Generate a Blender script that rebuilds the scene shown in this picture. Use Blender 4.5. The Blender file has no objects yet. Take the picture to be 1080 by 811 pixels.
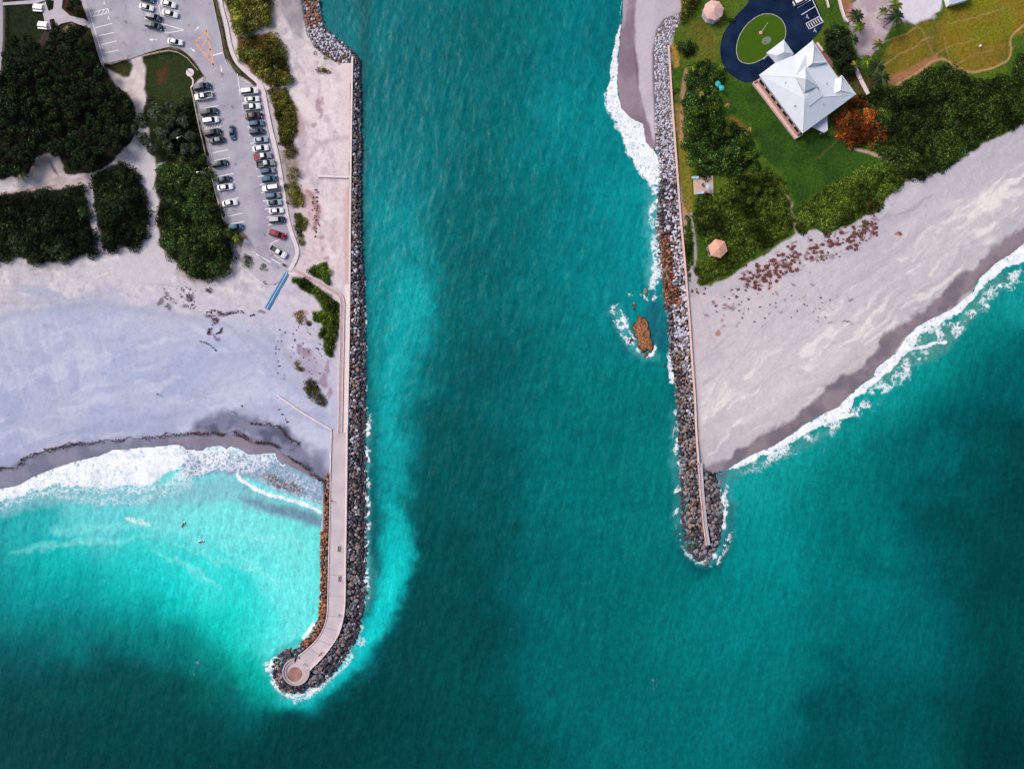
import bpy, bmesh, math, random
import numpy as np
from mathutils import Vector, Matrix, geometry
SC = bpy.context.scene
COL = SC.collection
H = 210.0          # drone height above the car park, metres
S = 0.27           # metres per photograph pixel on the ground plane
WZ = -1.2          # water level
AF = 0.80          # photograph brightness -> albedo
rnd = random.Random(7)

def P(x, y, z=0.0):
    f = (H - z) / H * S
    return Vector(((x - 540) * f, (405.5 - y) * f, z))
def s2l(c):
    return tuple(((v/255)/12.92 if v/255 <= .04045 else ((v/255+.055)/1.055)**2.4) for v in c)
def alb(c, f=AF):
    return tuple(v*f for v in s2l(c))

# ------------------------------------------------------------------ numpy helpers
_lat = np.random.RandomState(11).rand(256, 256).astype(np.float32)
def vnoise(x, y, seed=0):
    x = x + seed*17.31; y = y + seed*9.73
    xi = np.floor(x).astype(np.int64); yi = np.floor(y).astype(np.int64)
    fx = (x-xi).astype(np.float32); fy = (y-yi).astype(np.float32)
    fx = fx*fx*(3-2*fx); fy = fy*fy*(3-2*fy)
    a = _lat[yi & 255, xi & 255]; b = _lat[yi & 255, (xi+1) & 255]
    c = _lat[(yi+1) & 255, xi & 255]; d = _lat[(yi+1) & 255, (xi+1) & 255]
    return (a*(1-fx)+b*fx)*(1-fy) + (c*(1-fx)+d*fx)*fy
def fbm(x, y, scale, seed=0, octv=4):
    t = 0; amp = 1; tot = 0; k = 1.0/scale
    ca, sa = math.cos(.6), math.sin(.6)
    for i in range(octv):
        xr = x*ca - y*sa; yr = x*sa + y*ca
        x, y = xr, yr
        t = t + amp*vnoise(x*k, y*k, seed+i*3); tot += amp; amp *= .5; k *= 2.03
    return t/tot
def sstep(a, b, v):
    t = np.clip((v-a)/(b-a), 0, 1); return t*t*(3-2*t)
def dist_line(X, Y, pts, closed=False):
    d = np.full(X.shape, 1e9, np.float32)
    n = len(pts)
    for i in range(n if closed else n-1):
        ax, ay = pts[i][:2]; bx, by = pts[(i+1) % n][:2]
        vx, vy = bx-ax, by-ay
        L = vx*vx+vy*vy+1e-9
        t = np.clip(((X-ax)*vx+(Y-ay)*vy)/L, 0, 1)
        d = np.minimum(d, (X-ax-t*vx)**2+(Y-ay-t*vy)**2)
    return np.sqrt(d)
def inside(X, Y, pts):
    m = np.zeros(X.shape, bool); n = len(pts)
    for i in range(n):
        ax, ay = pts[i][:2]; bx, by = pts[(i+1) % n][:2]
        if ay == by: continue
        c = ((ay > Y) != (by > Y)) & (X < (bx-ax)*(Y-ay)/(by-ay)+ax)
        m ^= c
    return m
def sdist(X, Y, pts):
    d = dist_line(X, Y, pts, True)
    return np.where(inside(X, Y, pts), d, -d)
def smooth(pts, closed=True, n=4):
    out = []; N = len(pts)
    rng = range(N if closed else N-1)
    for i in rng:
        if closed: p0, p1, p2, p3 = pts[i-1], pts[i], pts[(i+1) % N], pts[(i+2) % N]
        else: p0, p1, p2, p3 = pts[max(i-1, 0)], pts[i], pts[i+1], pts[min(i+2, N-1)]
        for k in range(n):
            t = k/n
            out.append(tuple(.5*((2*p1[j]) + (-p0[j]+p2[j])*t + (2*p0[j]-5*p1[j]+4*p2[j]-p3[j])*t*t + (-p0[j]+3*p1[j]-3*p2[j]+p3[j])*t**3) for j in (0, 1)))
    if not closed: out.append(tuple(pts[-1][:2]))
    return out
def blob(cx, cy, rx, ry=None, ang=0, n=14, jag=.12, seed=1):
    r = random.Random(seed); ry = ry or rx; a = math.radians(ang)
    o = []
    for k in range(n):
        t = 2*math.pi*k/n; q = 1+r.uniform(-jag, jag)
        u, v = rx*q*math.cos(t), ry*q*math.sin(t)
        o.append((cx+u*math.cos(a)-v*math.sin(a), cy+u*math.sin(a)+v*math.cos(a)))
    return o

# ------------------------------------------------------------------ mesh helpers
class MB:
    def __init__(s): s.v = []; s.f = []; s.m = []; s.cur = 0
    def add(s, vs, fs, mi=None):
        b = len(s.v); s.v += [tuple(v) for v in vs]
        for f in fs: s.f.append(tuple(b+i for i in f)); s.m.append(s.cur if mi is None else mi)
    def box(s, c, size, rz=0, mi=None, taper=1.0):
        hx, hy, hz = size[0]/2, size[1]/2, size[2]/2
        ca, sa = math.cos(rz), math.sin(rz); vs = []
        for dz in (-1, 1):
            k = 1 if dz < 0 else taper
            for dx, dy in ((-1, -1), (1, -1), (1, 1), (-1, 1)):
                x, y = dx*hx*k, dy*hy*k
                vs.append((c[0]+x*ca-y*sa, c[1]+x*sa+y*ca, c[2]+dz*hz))
        s.add(vs, [(0, 3, 2, 1), (4, 5, 6, 7), (0, 1, 5, 4), (1, 2, 6, 5), (2, 3, 7, 6), (3, 0, 4, 7)], mi)
    def bar(s, a, b, r, n=8, r2=None, mi=None, caps=True):
        a = Vector(a); b = Vector(b); d = (b-a); r2 = r if r2 is None else r2
        if d.length < 1e-6: return
        d.normalize(); u = d.orthogonal().normalized(); w = d.cross(u)
        vs = []
        for c, rr in ((a, r), (b, r2)):
            for k in range(n):
                t = 2*math.pi*k/n; vs.append(c+u*math.cos(t)*rr+w*math.sin(t)*rr)
        fs = [(k, (k+1) % n, n+(k+1) % n, n+k) for k in range(n)]
        if caps: fs += [tuple(range(n-1, -1, -1)), tuple(range(n, 2*n))]
        s.add(vs, fs, mi)
    def disc(s, c, r, z0, z1, n=24, mi=None, r2=None):
        r2 = r if r2 is None else r2
        vs = [(c[0]+r*math.cos(2*math.pi*k/n), c[1]+r*math.sin(2*math.pi*k/n), z0) for k in range(n)]
        vs += [(c[0]+r2*math.cos(2*math.pi*k/n), c[1]+r2*math.sin(2*math.pi*k/n), z1) for k in range(n)]
        s.add(vs, [(k, (k+1) % n, n+(k+1) % n, n+k) for k in range(n)]+[tuple(range(n-1, -1, -1)), tuple(range(n, 2*n))], mi)
    def build(s, name, mats, parent=None, loc=(0, 0, 0), smooth=False):
        me = bpy.data.meshes.new(name); me.from_pydata(s.v, [], s.f)
        mats = mats if isinstance(mats, (list, tuple)) else [mats]
        for m in mats: me.materials.append(m)
        if len(mats) > 1: me.polygons.foreach_set('material_index', s.m)
        if smooth: me.polygons.foreach_set('use_smooth', [True]*len(s.f))
        me.validate(); me.update()
        o = bpy.data.objects.new(name, me); COL.objects.link(o); o.location = loc
        if parent: o.parent = parent
        return o
def np_mesh(name, V, F, mats, attrs=None, smooth=False, midx=None, parent=None):
    """V (n,3) F (m,k) numpy -> object"""
    me = bpy.data.meshes.new(name); n, m, k = len(V), len(F), F.shape[1]
    me.vertices.add(n); me.vertices.foreach_set('co', np.ascontiguousarray(V, np.float32).ravel())
    me.loops.add(m*k); me.loops.foreach_set('vertex_index', np.ascontiguousarray(F, np.int32).ravel())
    me.polygons.add(m); me.polygons.foreach_set('loop_start', np.arange(0, m*k, k, dtype=np.int32))
    me.polygons.foreach_set('loop_total', np.full(m, k, np.int32))
    if smooth: me.polygons.foreach_set('use_smooth', np.ones(m, bool))
    for mt in (mats if isinstance(mats, (list, tuple)) else [mats]): me.materials.append(mt)
    if midx is not None: me.polygons.foreach_set('material_index', np.ascontiguousarray(midx, np.int32))
    for an, arr in (attrs or {}).items():
        if arr.ndim == 2:
            a = me.attributes.new(an, 'FLOAT_COLOR', 'POINT'); a.data.foreach_set('color', np.ascontiguousarray(arr, np.float32).ravel())
        else:
            a = me.attributes.new(an, 'FLOAT', 'POINT'); a.data.foreach_set('value', np.ascontiguousarray(arr, np.float32))
    me.update(calc_edges=True)
    o = bpy.data.objects.new(name, me); COL.objects.link(o)
    if parent: o.parent = parent
    return o
def tag(o, label=None, cat=None, group=None, kind=None):
    if label: o['label'] = label
    if cat: o['category'] = cat
    if group: o['group'] = group
    if kind: o['kind'] = kind
    return o
def thing(name, label, cat, loc, rz=0, group=None):
    o = bpy.data.objects.new(name, None); COL.objects.link(o); o.empty_display_size = .3
    o.location = loc; o.rotation_euler = (0, 0, rz)
    return tag(o, label, cat, group)
def dup(o, parent=None):
    c = o.copy(); COL.objects.link(c)
    if parent is not None: c.parent = parent
    for ch in list(o.children): dup(ch, c)
    return c

# ------------------------------------------------------------------ materials
def nd(nt, t, loc=None, **kw):
    n = nt.nodes.new(t)
    for k, v in kw.items(): setattr(n, k, v)
    return n
def mat(name, col, rough=.7, var=.12, vscale=1.2, bump=0.0, bscale=6, metal=0, coat=0, spec=.5, col2=None, coord='Object'):
    m = bpy.data.materials.new(name); m.use_nodes = True; nt = m.node_tree; b = nt.nodes['Principled BSDF']
    b.inputs['Roughness'].default_value = rough; b.inputs['Metallic'].default_value = metal
    b.inputs['Coat Weight'].default_value = coat; b.inputs['Specular IOR Level'].default_value = spec
    tc = nd(nt, 'ShaderNodeTexCoord'); n = nd(nt, 'ShaderNodeTexNoise'); n.inputs['Scale'].default_value = vscale; n.inputs['Detail'].default_value = 5
    nt.links.new(tc.outputs[coord], n.inputs['Vector'])
    r = nd(nt, 'ShaderNodeValToRGB'); r.color_ramp.elements[0].position = .3; r.color_ramp.elements[1].position = .7
    c2 = col2 or tuple(min(1, v*(1+var)) for v in col)
    r.color_ramp.elements[0].color = tuple(v*(1-var) for v in col)+(1,); r.color_ramp.elements[1].color = tuple(c2)+(1,)
    nt.links.new(n.outputs['Fac'], r.inputs['Fac']); nt.links.new(r.outputs['Color'], b.inputs['Base Color'])
    if bump:
        n2 = nd(nt, 'ShaderNodeTexNoise'); n2.inputs['Scale'].default_value = bscale; n2.inputs['Detail'].default_value = 6
        nt.links.new(tc.outputs[coord], n2.inputs['Vector'])
        bp = nd(nt, 'ShaderNodeBump'); bp.inputs['Strength'].default_value = bump; bp.inputs['Distance'].default_value = .1
        nt.links.new(n2.outputs['Fac'], bp.inputs['Height']); nt.links.new(bp.outputs['Normal'], b.inputs['Normal'])
    return m

def slab(name, pts, z, thick, material, parent=None, px=True):
    """flat polygon with real thickness; pts in photo pixels"""
    V = [P(p[0], p[1], z) for p in pts] if px else [Vector((p[0], p[1], z)) for p in pts]
    tri = geometry.tessellate_polygon([V]); n = len(V)
    mb = MB(); top = []
    for t in tri:
        a, b, c = (V[i] for i in t)
        top.append(t if (b-a).cross(c-a).z > 0 else (t[0], t[2], t[1]))
    area = sum(V[i].x*V[(i+1) % n].y-V[(i+1) % n].x*V[i].y for i in range(n))
    vs = V+[Vector((v.x, v.y, z-thick)) for v in V]
    side = [((i, n+i, n+(i+1) % n, (i+1) % n) if area > 0 else (i, (i+1) % n, n+(i+1) % n, n+i)) for i in range(n)]
    mb.add(vs, list(top)+side)
    return mb.build(name, material, parent)
def offset_line(pts, d0, d1):
    """left/right offsets of a polyline given in world xy"""
    A, B = [], []
    for i in range(len(pts)):
        a = Vector(pts[max(i-1, 0)][:2]); b = Vector(pts[min(i+1, len(pts)-1)][:2])
        t = (b-a).normalized(); nrm = Vector((-t.y, t.x)); p = Vector(pts[i][:2])
        A.append(p+nrm*d0); B.append(p+nrm*d1)
    return A, B
def ribbon_mb(mb, pts_px, w, z1, z0, off=0, mi=None):
    """a kerb/wall/strip of width w px along pixel polyline, from z0 up to z1"""
    W = [P(p[0], p[1], z1) for p in pts_px]
    A, B = offset_line(W, (off-w/2)*S, (off+w/2)*S); n = len(W)
    vs = [(a.x, a.y, z1) for a in A]+[(b.x, b.y, z1) for b in B]+[(a.x, a.y, z0) for a in A]+[(b.x, b.y, z0) for b in B]
    fs = []
    for i in range(n-1):
        fs += [(i, i+1, n+i+1, n+i), (2*n+i, 2*n+i+1, i+1, i), (n+i, n+i+1, 3*n+i+1, 3*n+i)]
    fs += [(0, n, 3*n, 2*n), (n-1, 3*n-1, 4*n-1, 2*n-1)]
    mb.add(vs, fs, mi)
def ribbon(name, pts, w, z1, z0, material, parent=None, off=0):
    mb = MB(); ribbon_mb(mb, pts, w, z1, z0, off); return mb.build(name, material, parent)
EXPO = 0.68
# ================================================================== outlines, in photograph pixels
SWASH_L = [(-16000,545),(-400,538),(-60,530),(0,516),(20,512),(35,503),(52,496),(78,487),(105,481),(118,475),(135,474),(150,472),(170,471),(185,469),(193,471),(196,475),(206,475),(213,476),(218,472),(232,470),(239,474),(243,471),(253,474),(262,480),(275,479),(290,478),(292,485),(298,491),(301,489),(312,495),(320,499),(330,505),(340,508),(344,511),(347,513)]
WALL_L = [(371.5,60),(370.8,100),(370,150),(369.4,200),(369,250),(368.5,300),(368,350),(367,400),(366,450),(365.5,500),(364.7,560),(364,600),(363.7,632),(362,650),(357.5,667),(350,680),(340,693),(328,705)]
LAND_L = [(-16000,-16000),(335,-16000),(334,-60),(335,0),(341,28),(352,40),(372,58)]+WALL_L[:10]+[(347,505)]+SWASH_L[::-1]
CHAN_R = [(657,-16000),(657,-60),(657.5,0),(656,25),(653,50),(652,70),(651,80),(652,95),(655,115),(665,125),(678,131),(681,150),(686,156)]
WALL_R = [(705,48),(706,60),(709,110),(712,150),(715,190),(718,230),(721,262),(723.5,290),(725,310),(727.5,340),(730,380),(733,420),(734.5,455),(737,490),(740,520),(743.5,556),(746,575)]
SHORE_R = [(740,497),(752,500),(765,497),(775,490),(788,482),(800,477),(815,471),(835,458),(850,447),(862,440),(885,429),(895,418),(905,409),(920,398),(925,388),(945,372),(955,357),(967,345),(985,335),(1003,327),(1025,309),(1032,295),(1050,278),(1065,269),(1080,257),(1140,215),(1500,20),(3500,-900),(16000,-5000)]
LAND_R = CHAN_R+[(705,160)]+WALL_R[4:14]+SHORE_R+[(16000,-16000)]
ROCK_TL = [(320,-20),(333,-20),(335,0),(337,15),(341,28),(352,40),(372,56),(372,66),(357,66),(343,58),(333,50),(325,36),(322,20),(319,0)]

LOT = [(84,-40),(97,29),(110,67),(135,62),(152,56),(178,49),(190,51),(203,62),(212,75),(216,84),(204,91),(207,102),(213,130),(221,163),(230,197),(238,226),(242,242),(256,241),(262,250),(267,262),(276,274),(290,283),(303,287),(310,272),(309,257),(303,236),(297,208),(291,175),(285,148),(279,118),(275,102),(268,92),(248,79),(237,62),(232,36),(224,0),(218,-40)]
WALK = [(226,-60),(232,0),(238,25),(243,50),(250,66),(262,78),(271,86),(277,95),(281,115),(285,135),(290,155),(295,180),(299,205),(303,230),(308,248),(313,262),(312,272),(305,286)]
BOARD = [(309,284),(322,291),(336,298.5),(350,306),(357,311),(360.5,316),(361,325),(360.5,350),(359.5,400),(358.5,456)]
PROM_L = [(349,454),(348.3,480),(348,520),(347.2,560),(346.2,600),(345.5,635),(343.5,655),(335,673),(322,686),(314,692)]
DRIVE_OUT = [(790,-30),(790,0),(781,12),(772,22),(764,34),(760.5,45),(760,58),(763,69),(770,78),(780,84.5),(789,87),(796,85),(803,84),(830,90),(850,60),(856,43),(864,34),(868.5,24),(864,12),(857,-5),(845,-30)]
DRIVE_IN = [(801,16.5),(812,15),(822,19),(828,28),(828,40),(820,52),(808,60),(797,66),(788,67.5),(780,64),(777,56),(777.5,46),(781,36),(789,25)]

THICK = {  # scrub masses: name -> (outline, height m, palette)
 'sea_grape_west': ([(-30,206),(0,205),(50,199),(88,196),(92,215),(98,245),(101,268),(80,272),(60,278),(35,277),(20,269),(10,274),(0,276),(-30,275)],2.6,'dark','dark green coastal scrub left of the narrow sand path'),
 'mid': ([(97,192),(105,180),(128,172),(143,180),(151,200),(155,225),(155,248),(145,259),(120,265),(108,262),(103,235),(98,212)],2.6,'dark','dark green coastal scrub between the two sand paths'),
 'east': ([(166,178),(178,168),(200,160),(212,156),(219,172),(227,200),(237,232),(244,262),(243,283),(230,293),(207,294),(190,286),(170,262),(165,240),(168,215),(163,190)],3.0,'mid','dense dark scrub below the car park left edge'),
 'isl': ([(186,112),(200,104),(207,126),(213,150),(206,160),(182,168),(172,160),(178,130)],1.2,'dark','low dark scrub beside the upper left parking row'),
 'top': ([(236,-30),(282,-30),(284,0),(286,22),(283,27),(262,33),(249,37),(244,22),(239,0)],2.4,'olive','olive green scrub at the top beside the white walkway'),
 'top2': ([(249,41),(262,38),(285,34),(296,44),(303,62),(306,80),(303,88),(290,92),(280,89),(264,75),(253,62)],2.4,'autumn','green and rust scrub between walkway and sand below the top path'),
 'strip': ([(282,97),(292,93),(302,93),(308,104),(313,120),(312,135),(309,150),(301,156),(294,150),(291,125)],1.2,'olive','low olive scrub strip beside the right parking row'),
 'strip2': ([(300,193),(312,193),(318,205),(320,214),(312,220),(305,214),(301,204)],1.2,'olive','low olive scrub below the round bushes by the walkway'),
 'strip3': ([(312,224),(322,228),(325,238),(318,245),(322,255),(316,258),(311,246)],1.0,'lime','pale green scrub near the walkway lower bend'),
 'board': ([(309,291),(318,294),(335,304),(350,313),(357,320),(357,335),(356,352),(355,366),(351,376),(346,378),(341,366),(338,352),(341,342),(331,338),(329,328),(341,326),(330,313),(317,305),(309,298)],1.4,'green','green scrub below the slanting boardwalk'),
 'board2': ([(324,287),(332,279),(345,276),(349,285),(348,302),(338,296)],1.3,'green','green scrub above the slanting boardwalk'),
 'g1': ([(712,45),(722,41),(734,44),(737,51),(730,57),(718,56)],2.2,'dark','small dark thicket beside the top of the right sea wall'),
 'g0': ([(716,20),(718,5),(722,-30),(745,-30),(738,0),(728,18),(720,26)],1.6,'autumn','rust tinged scrub at the head of the channel beach'),
 'g2': ([(728,72),(748,64),(764,70),(768,84),(758,96),(762,110),(772,125),(790,140),(798,158),(800,172),(790,180),(768,182),(752,186),(730,184),(724,165),(723,130),(724,100)],1.9,'green2','dark green thicket between seawall path and lawn'),
 'g3': ([(790,184),(812,178),(826,190),(832,210),(836,228),(838,244),(815,258),(795,268),(775,283),(758,292),(742,300),(736,296),(736,276),(748,270),(738,250),(732,222),(738,206),(756,205),(768,188)],1.4,'green','rounded green thicket around the hexagonal gazebo'),
 'g4': ([(842,222),(862,205),(884,190),(905,178),(930,172),(948,178),(953,188),(948,200),(936,208),(925,222),(905,231),(890,240),(872,246),(858,242),(846,248),(841,236)],1.0,'green','low green dune scrub between lawn and right beach'),
 'g5': ([(906,112),(922,94),(945,90),(970,80),(990,69),(1010,73),(1040,82),(1056,80),(1070,74),(1076,62),(1100,50),(1140,60),(1140,100),(1080,127),(1050,143),(1030,153),(1012,166),(995,178),(975,187),(958,186),(948,176),(930,162),(918,150),(922,132),(914,120)],1.7,'belt','broad dark scrub belt above the right beach'),
 'g6': ([(880,132),(886,116),(898,106),(908,98),(920,110),(932,122),(938,138),(934,152),(918,156),(900,152),(886,146)],2.0,'orange','orange leaved thicket right of the white roofed house'),
 'g7': ([(872,32),(882,24),(895,30),(900,46),(904,62),(902,76),(892,82),(884,72),(876,56),(866,44)],3.6,'dark','dark trees hugging the upper right side of the house'),
}
# ================================================================== terrain + water sheets
def axis(lo, hi, step, far):
    a = list(np.arange(lo, hi+.01, step)); left = []; right = []; d = step; x = lo
    while x > -far: d *= 1.35; x -= d; left.append(x)
    x = hi; d = step
    while x < far: d *= 1.35; x += d; right.append(x)
    return np.array(left[::-1]+a+right, np.float32)
def rbf(X, Y, pts, default_sigma=40):
    num = np.zeros(X.shape+(3,), np.float32); den = np.full(X.shape, 1e-12, np.float32)
    for p in pts:
        x, y, c = p[:3]; s = p[3] if len(p) > 3 else default_sigma
        d2 = ((X-x)**2+(Y-y)**2)/(2*s*s)
        w = np.exp(-np.minimum(d2, 20)) + 1e-5/(1+d2)
        col = np.array(s2l(c), np.float32)
        num += w[..., None]*col; den += w
    return num/den[..., None]

gx = axis(-50, 1130, 1.25, 15000); gy = axis(-40, 851, 1.25, 15000)
X, Y = np.meshgrid(gx, gy)
W1 = (fbm(X, Y, 9, 1)-.5); W2 = (fbm(X, Y, 9, 5)-.5)
W3 = (fbm(X, Y, 30, 21)-.5); W4 = (fbm(X, Y, 30, 25)-.5)
sdL = sdist(X, Y, LAND_L); sdR = sdist(X, Y, LAND_R)
land = np.maximum(sdL, sdR)
dshore = np.minimum(np.minimum(dist_line(X, Y, SWASH_L), dist_line(X, Y, SHORE_R)), dist_line(X, Y, CHAN_R))
Zt = np.where(land > 0, np.minimum(0, WZ+.03+dshore*.035), WZ-.05-np.minimum(dshore, -land)*.04)
Zt = np.maximum(Zt, -6)
# rubble mounds under the rock armour
DW_L = dist_line(X, Y, [(372,58)]+WALL_L+[(312,709)]); DW_R = dist_line(X, Y, WALL_R)
mw_L = np.interp(Y, [58, 66, 120, 250, 320, 400, 520, 640, 715], [.3, 5, 9, 11, 14, 17, 20, 21, 18]); mw_L = np.where(X < np.interp(Y, [p[1] for p in WALL_L], [p[0] for p in WALL_L])-4, 11, mw_L)
mw_R = np.interp(Y, [48, 300, 440, 560, 575, 600], [16, 24, 18, 16, 10, 6])
mound = np.maximum(np.maximum(-.40-.8*DW_L/mw_L, -.40-.8*DW_R/mw_R), -6)
DJ = dist_line(X, Y, [(348.5,510),(347,560),(345.5,635),(343,655),(335,673),(322,685)]); mound = np.maximum(mound, np.where(X < 349, -.3-.9*DJ/8, -6))
Zt = np.where(land <= 0, np.maximum(Zt, mound), Zt)
rsd = sdist(X, Y, ROCK_TL)
Zt = np.where((rsd > -1) & (Y > -60), np.minimum(Zt, -.45), Zt)
RB = dist_line(X, Y, [(704,17),(700,30),(698,60),(700,100),(703,150)])
# dunes and sand relief, flat where paved
amp = sstep(2, 25, dshore)*(land > 0)
Zt = Zt-amp*(.06+.35*fbm(X, Y, 22, 31)+.10*fbm(X, Y, 4, 37, 2))*.6
flat = np.zeros(X.shape, np.float32)
for pl in (LOT, DRIVE_OUT): flat = np.maximum(flat, sstep(-6, 0, sdist(X, Y, pl)))
Zt = Zt*(1-flat)+(-.12)*flat

LANDPTS = [(-100,300,(196,192,198)),(20,300,(203,198,203)),(150,290,(212,206,211)),(60,335,(184,188,202),25),(100,380,(174,182,212)),(250,385,(180,187,216)),(60,440,(160,168,194)),(150,430,(168,177,210)),(300,425,(183,187,215)),(200,318,(202,197,210),22),
 (265,312,(212,203,209),22),(330,350,(208,197,207),20),(335,320,(210,200,208),20),(330,150,(222,207,212),26),(355,250,(221,200,203),26),(340,110,(222,206,208)),(310,20,(188,178,182),18),(300,60,(216,205,209),18),(50,480,(165,170,192),18),(160,450,(168,174,198),18),(320,440,(188,188,210),20),(340,400,(205,196,210),18),
 (700,40,(190,180,190),16),(735,330,(200,190,198),22),(760,350,(204,194,199)),(800,420,(214,204,206)),(860,350,(204,196,202)),(950,250,(196,190,198)),(1050,170,(190,186,195)),(900,390,(214,205,203),24),(1000,260,(206,199,201),24),(1040,230,(205,198,199),20),(750,470,(198,189,194)),(1200,150,(186,182,192))]
C = rbf(X+W3*14, Y+W4*14, LANDPTS)*AF
G = np.zeros(X.shape, np.float32)       # how much the spot is turf / litter (coarser texture)
def paint(pts, col, soft=1.5, warp=3, k=1.0, grass=None, col2=None, sc=8, seed=3, line=None, wide=False):
    global C, G
    xs = [p[0] for p in pts]; ys = [p[1] for p in pts]; pad = 14+(line or 0)
    i0, i1 = np.searchsorted(gy, [min(ys)-pad, max(ys)+pad]); j0, j1 = np.searchsorted(gx, [min(xs)-pad, max(xs)+pad])
    if i1 <= i0 or j1 <= j0: return
    sl = (slice(i0, i1), slice(j0, j1)); x = X[sl]+W1[sl]*warp*2; y = Y[sl]+W2[sl]*warp*2
    if line: m = sstep(-soft/2, soft/2, line/2-dist_line(x, y, pts))
    else: m = sstep(-soft/2, soft/2, sdist(x, y, pts))
    m = m*k
    c = np.array(alb(col), np.float32)
    if col2 is not None:
        t = sstep(.35, .65, fbm(X[sl], Y[sl], sc, seed))[..., None]
        c = c*(1-t)+np.array(alb(col2), np.float32)*t
    C[sl] = C[sl]*(1-m[..., None])+c*m[..., None]
    if grass is not None: G[sl] = G[sl]*(1-m)+grass*m
# pale wind-blown ridges of dry sand
def streaks(mask, ang, sx, sy, col, k, seed, lo=.5, hi=.75):
    global C
    a = math.radians(ang); u = X*math.cos(a)+Y*math.sin(a); v = -X*math.sin(a)+Y*math.cos(a)
    t = sstep(lo, hi, fbm(u/sx+W3*2, v/sy+W4*3, 1, seed, 5))*mask*k
    C = C*(1-t[..., None])+np.array(alb(col), np.float32)*t[..., None]
R_b = sstep(0, 12, sdR)*(X > 735)*sstep(8, 22, dist_line(X, Y, SHORE_R))*(1-sstep(60, 110, dist_line(X, Y, SHORE_R)))
streaks(R_b, -36, 40, 7, (238,232,228), .8, 41, .52, .72)
R_c = sstep(0, 12, sdR)*(X > 735)*sstep(4, 14, dist_line(X, Y, SHORE_R))
streaks(R_c, -34, 34, 4, (160,150,162), .22, 48, .55, .8)
streaks(R_c, -40, 12, 2.5, (222,216,220), .22, 49, .5, .8)
streaks(sstep(0, 20, sdR)*(X > 735), -30, 60, 22, (180,174,188), .4, 47)
L_b = sstep(0, 20, sdL)*(Y > 300)*(X < 350)
streaks(L_b*sstep(325, 345, Y), -8, 60, 20, (198,202,222), .5, 43)
streaks(L_b*sstep(325, 345, Y), 70, 60, 7, (162,170,196), .35, 44)
streaks(L_b, 5, 60, 24, (158,168,200), .4, 45)
L_up = sstep(0, 20, sdL)*(X < 372)*(1-sstep(300, 340, Y))
streaks(L_up, 10, 12, 6, (234,226,226), .55, 51, .5, .68); streaks(L_up, 80, 9, 4, (178,164,174), .5, 52, .55, .72)
streaks(sstep(0, 20, sdL)*(X < 372), 20, 5, 2.5, (168,160,176), .3, 53, .55, .75); streaks(sstep(0, 20, sdL)*(X < 372)*sstep(300, 340, Y), -6, 30, 3, (206,210,230), .2, 54, .52, .8)
streaks(L_up*sstep(320, 335, X), 85, 18, 5, (240,228,230), .5, 56, .5, .7)
paint(smooth([(-400,345),(-60,338),(0,334),(60,323),(110,321),(160,330),(215,340),(250,352),(285,372),(305,400),(335,432),(346,452),(346,505),(330,505),(290,478),(200,468),(80,485),(0,512),(-60,530),(-400,560)]), (172,181,214), 12, 5, .62, col2=(186,191,217), sc=40)
zl = L_b*sstep(328, 350, Y)*sstep(500, 470, Y)
streaks(zl, -10, 45, 11, (204,208,228), .55, 143, .5, .68); streaks(zl, -4, 30, 6, (160,168,196), .35, 144, .54, .72)
streaks(zl*sstep(160, 60, X)*sstep(430, 390, Y), 74, 36, 5, (202,206,226), .5, 145, .5, .66)
streaks(sstep(0, 20, sdL)*(X < 372), 30, 3.2, 1.8, (150,144,164), .22, 146, .56, .8); streaks(sstep(0, 14, sdR)*(X > 728), 30, 3.2, 1.8, (160,152,166), .22, 147, .56, .8)
for tr in ([(150,270),(158,300),(190,322),(240,345),(300,410)],[(156,268),(140,300),(80,315),(-20,320)],[(104,275),(112,300),(150,316)],[(290,292),(262,300),(200,302),(120,296)],[(285,330),(262,350),(230,400),(170,440)],[(352,300),(345,330),(330,372),(322,400),(312,440)]):
    paint(smooth(tr, False), (172,164,182), 1.4, 2, .32, line=1.3); paint([(x+3.2, y+1.2) for x, y in smooth(tr, False)], (172,164,182), 1.4, 2, .28, line=1.2)
for tr in ([(952,196),(930,235),(890,270),(820,330),(760,400),(745,450)],[(843,252),(850,290),(880,330)],[(1080,170),(1000,225),(930,275),(850,345),(790,420)],[(730,300),(745,340),(760,380)]):
    paint(smooth(tr, False), (172,164,176), 1.4, 2, .34, line=1.3); paint([(x+2.6, y+2.2) for x, y in smooth(tr, False)], (172,164,176), 1.4, 2, .28, line=1.2)
# tide-edge tone between warm upper sand and bluish lower sand
paint(smooth([(0,335),(60,325),(110,322),(160,330),(220,338),(250,352),(280,368),(300,400),(340,432),(340,440)],False), (160,166,192), 9, 3, .45, line=7)
# wet sand
paint(smooth([(-60,505),(0,494),(24,484),(50,477),(85,468),(125,465),(160,462),(190,458),(230,457),(255,459),(280,467),(300,480),(325,495),(346,508),(347,520),(300,505),(250,490),(180,480),(100,500),(40,515),(-60,545)]), (118,118,140), 4, 2, .9, col2=(140,138,158), sc=14)
paint([(200,454),(212,441),(232,434),(256,435),(276,441),(300,450),(322,470),(342,488),(348,508),(325,498),(302,480),(280,468),(262,461),(236,456),(214,459)], (88,92,116), 11, 6, .95, col2=(128,130,156), sc=12)
paint([(330,470),(345,475),(347,508),(335,498)], (110,112,138), 8, 3, .6)
paint(smooth([(262,461),(285,471),(305,484),(330,501),(343,510),(310,497),(292,480),(270,477),(240,470),(200,469),(170,467),(230,461)]), (142,128,140), 5, 2, .7)
paint([(350,455),(353,462),(358,475),(356,490),(349,492)], (140,140,165), 8, 2, .7)  # wet patch by the wall, with its shadow painted into the tone
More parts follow.
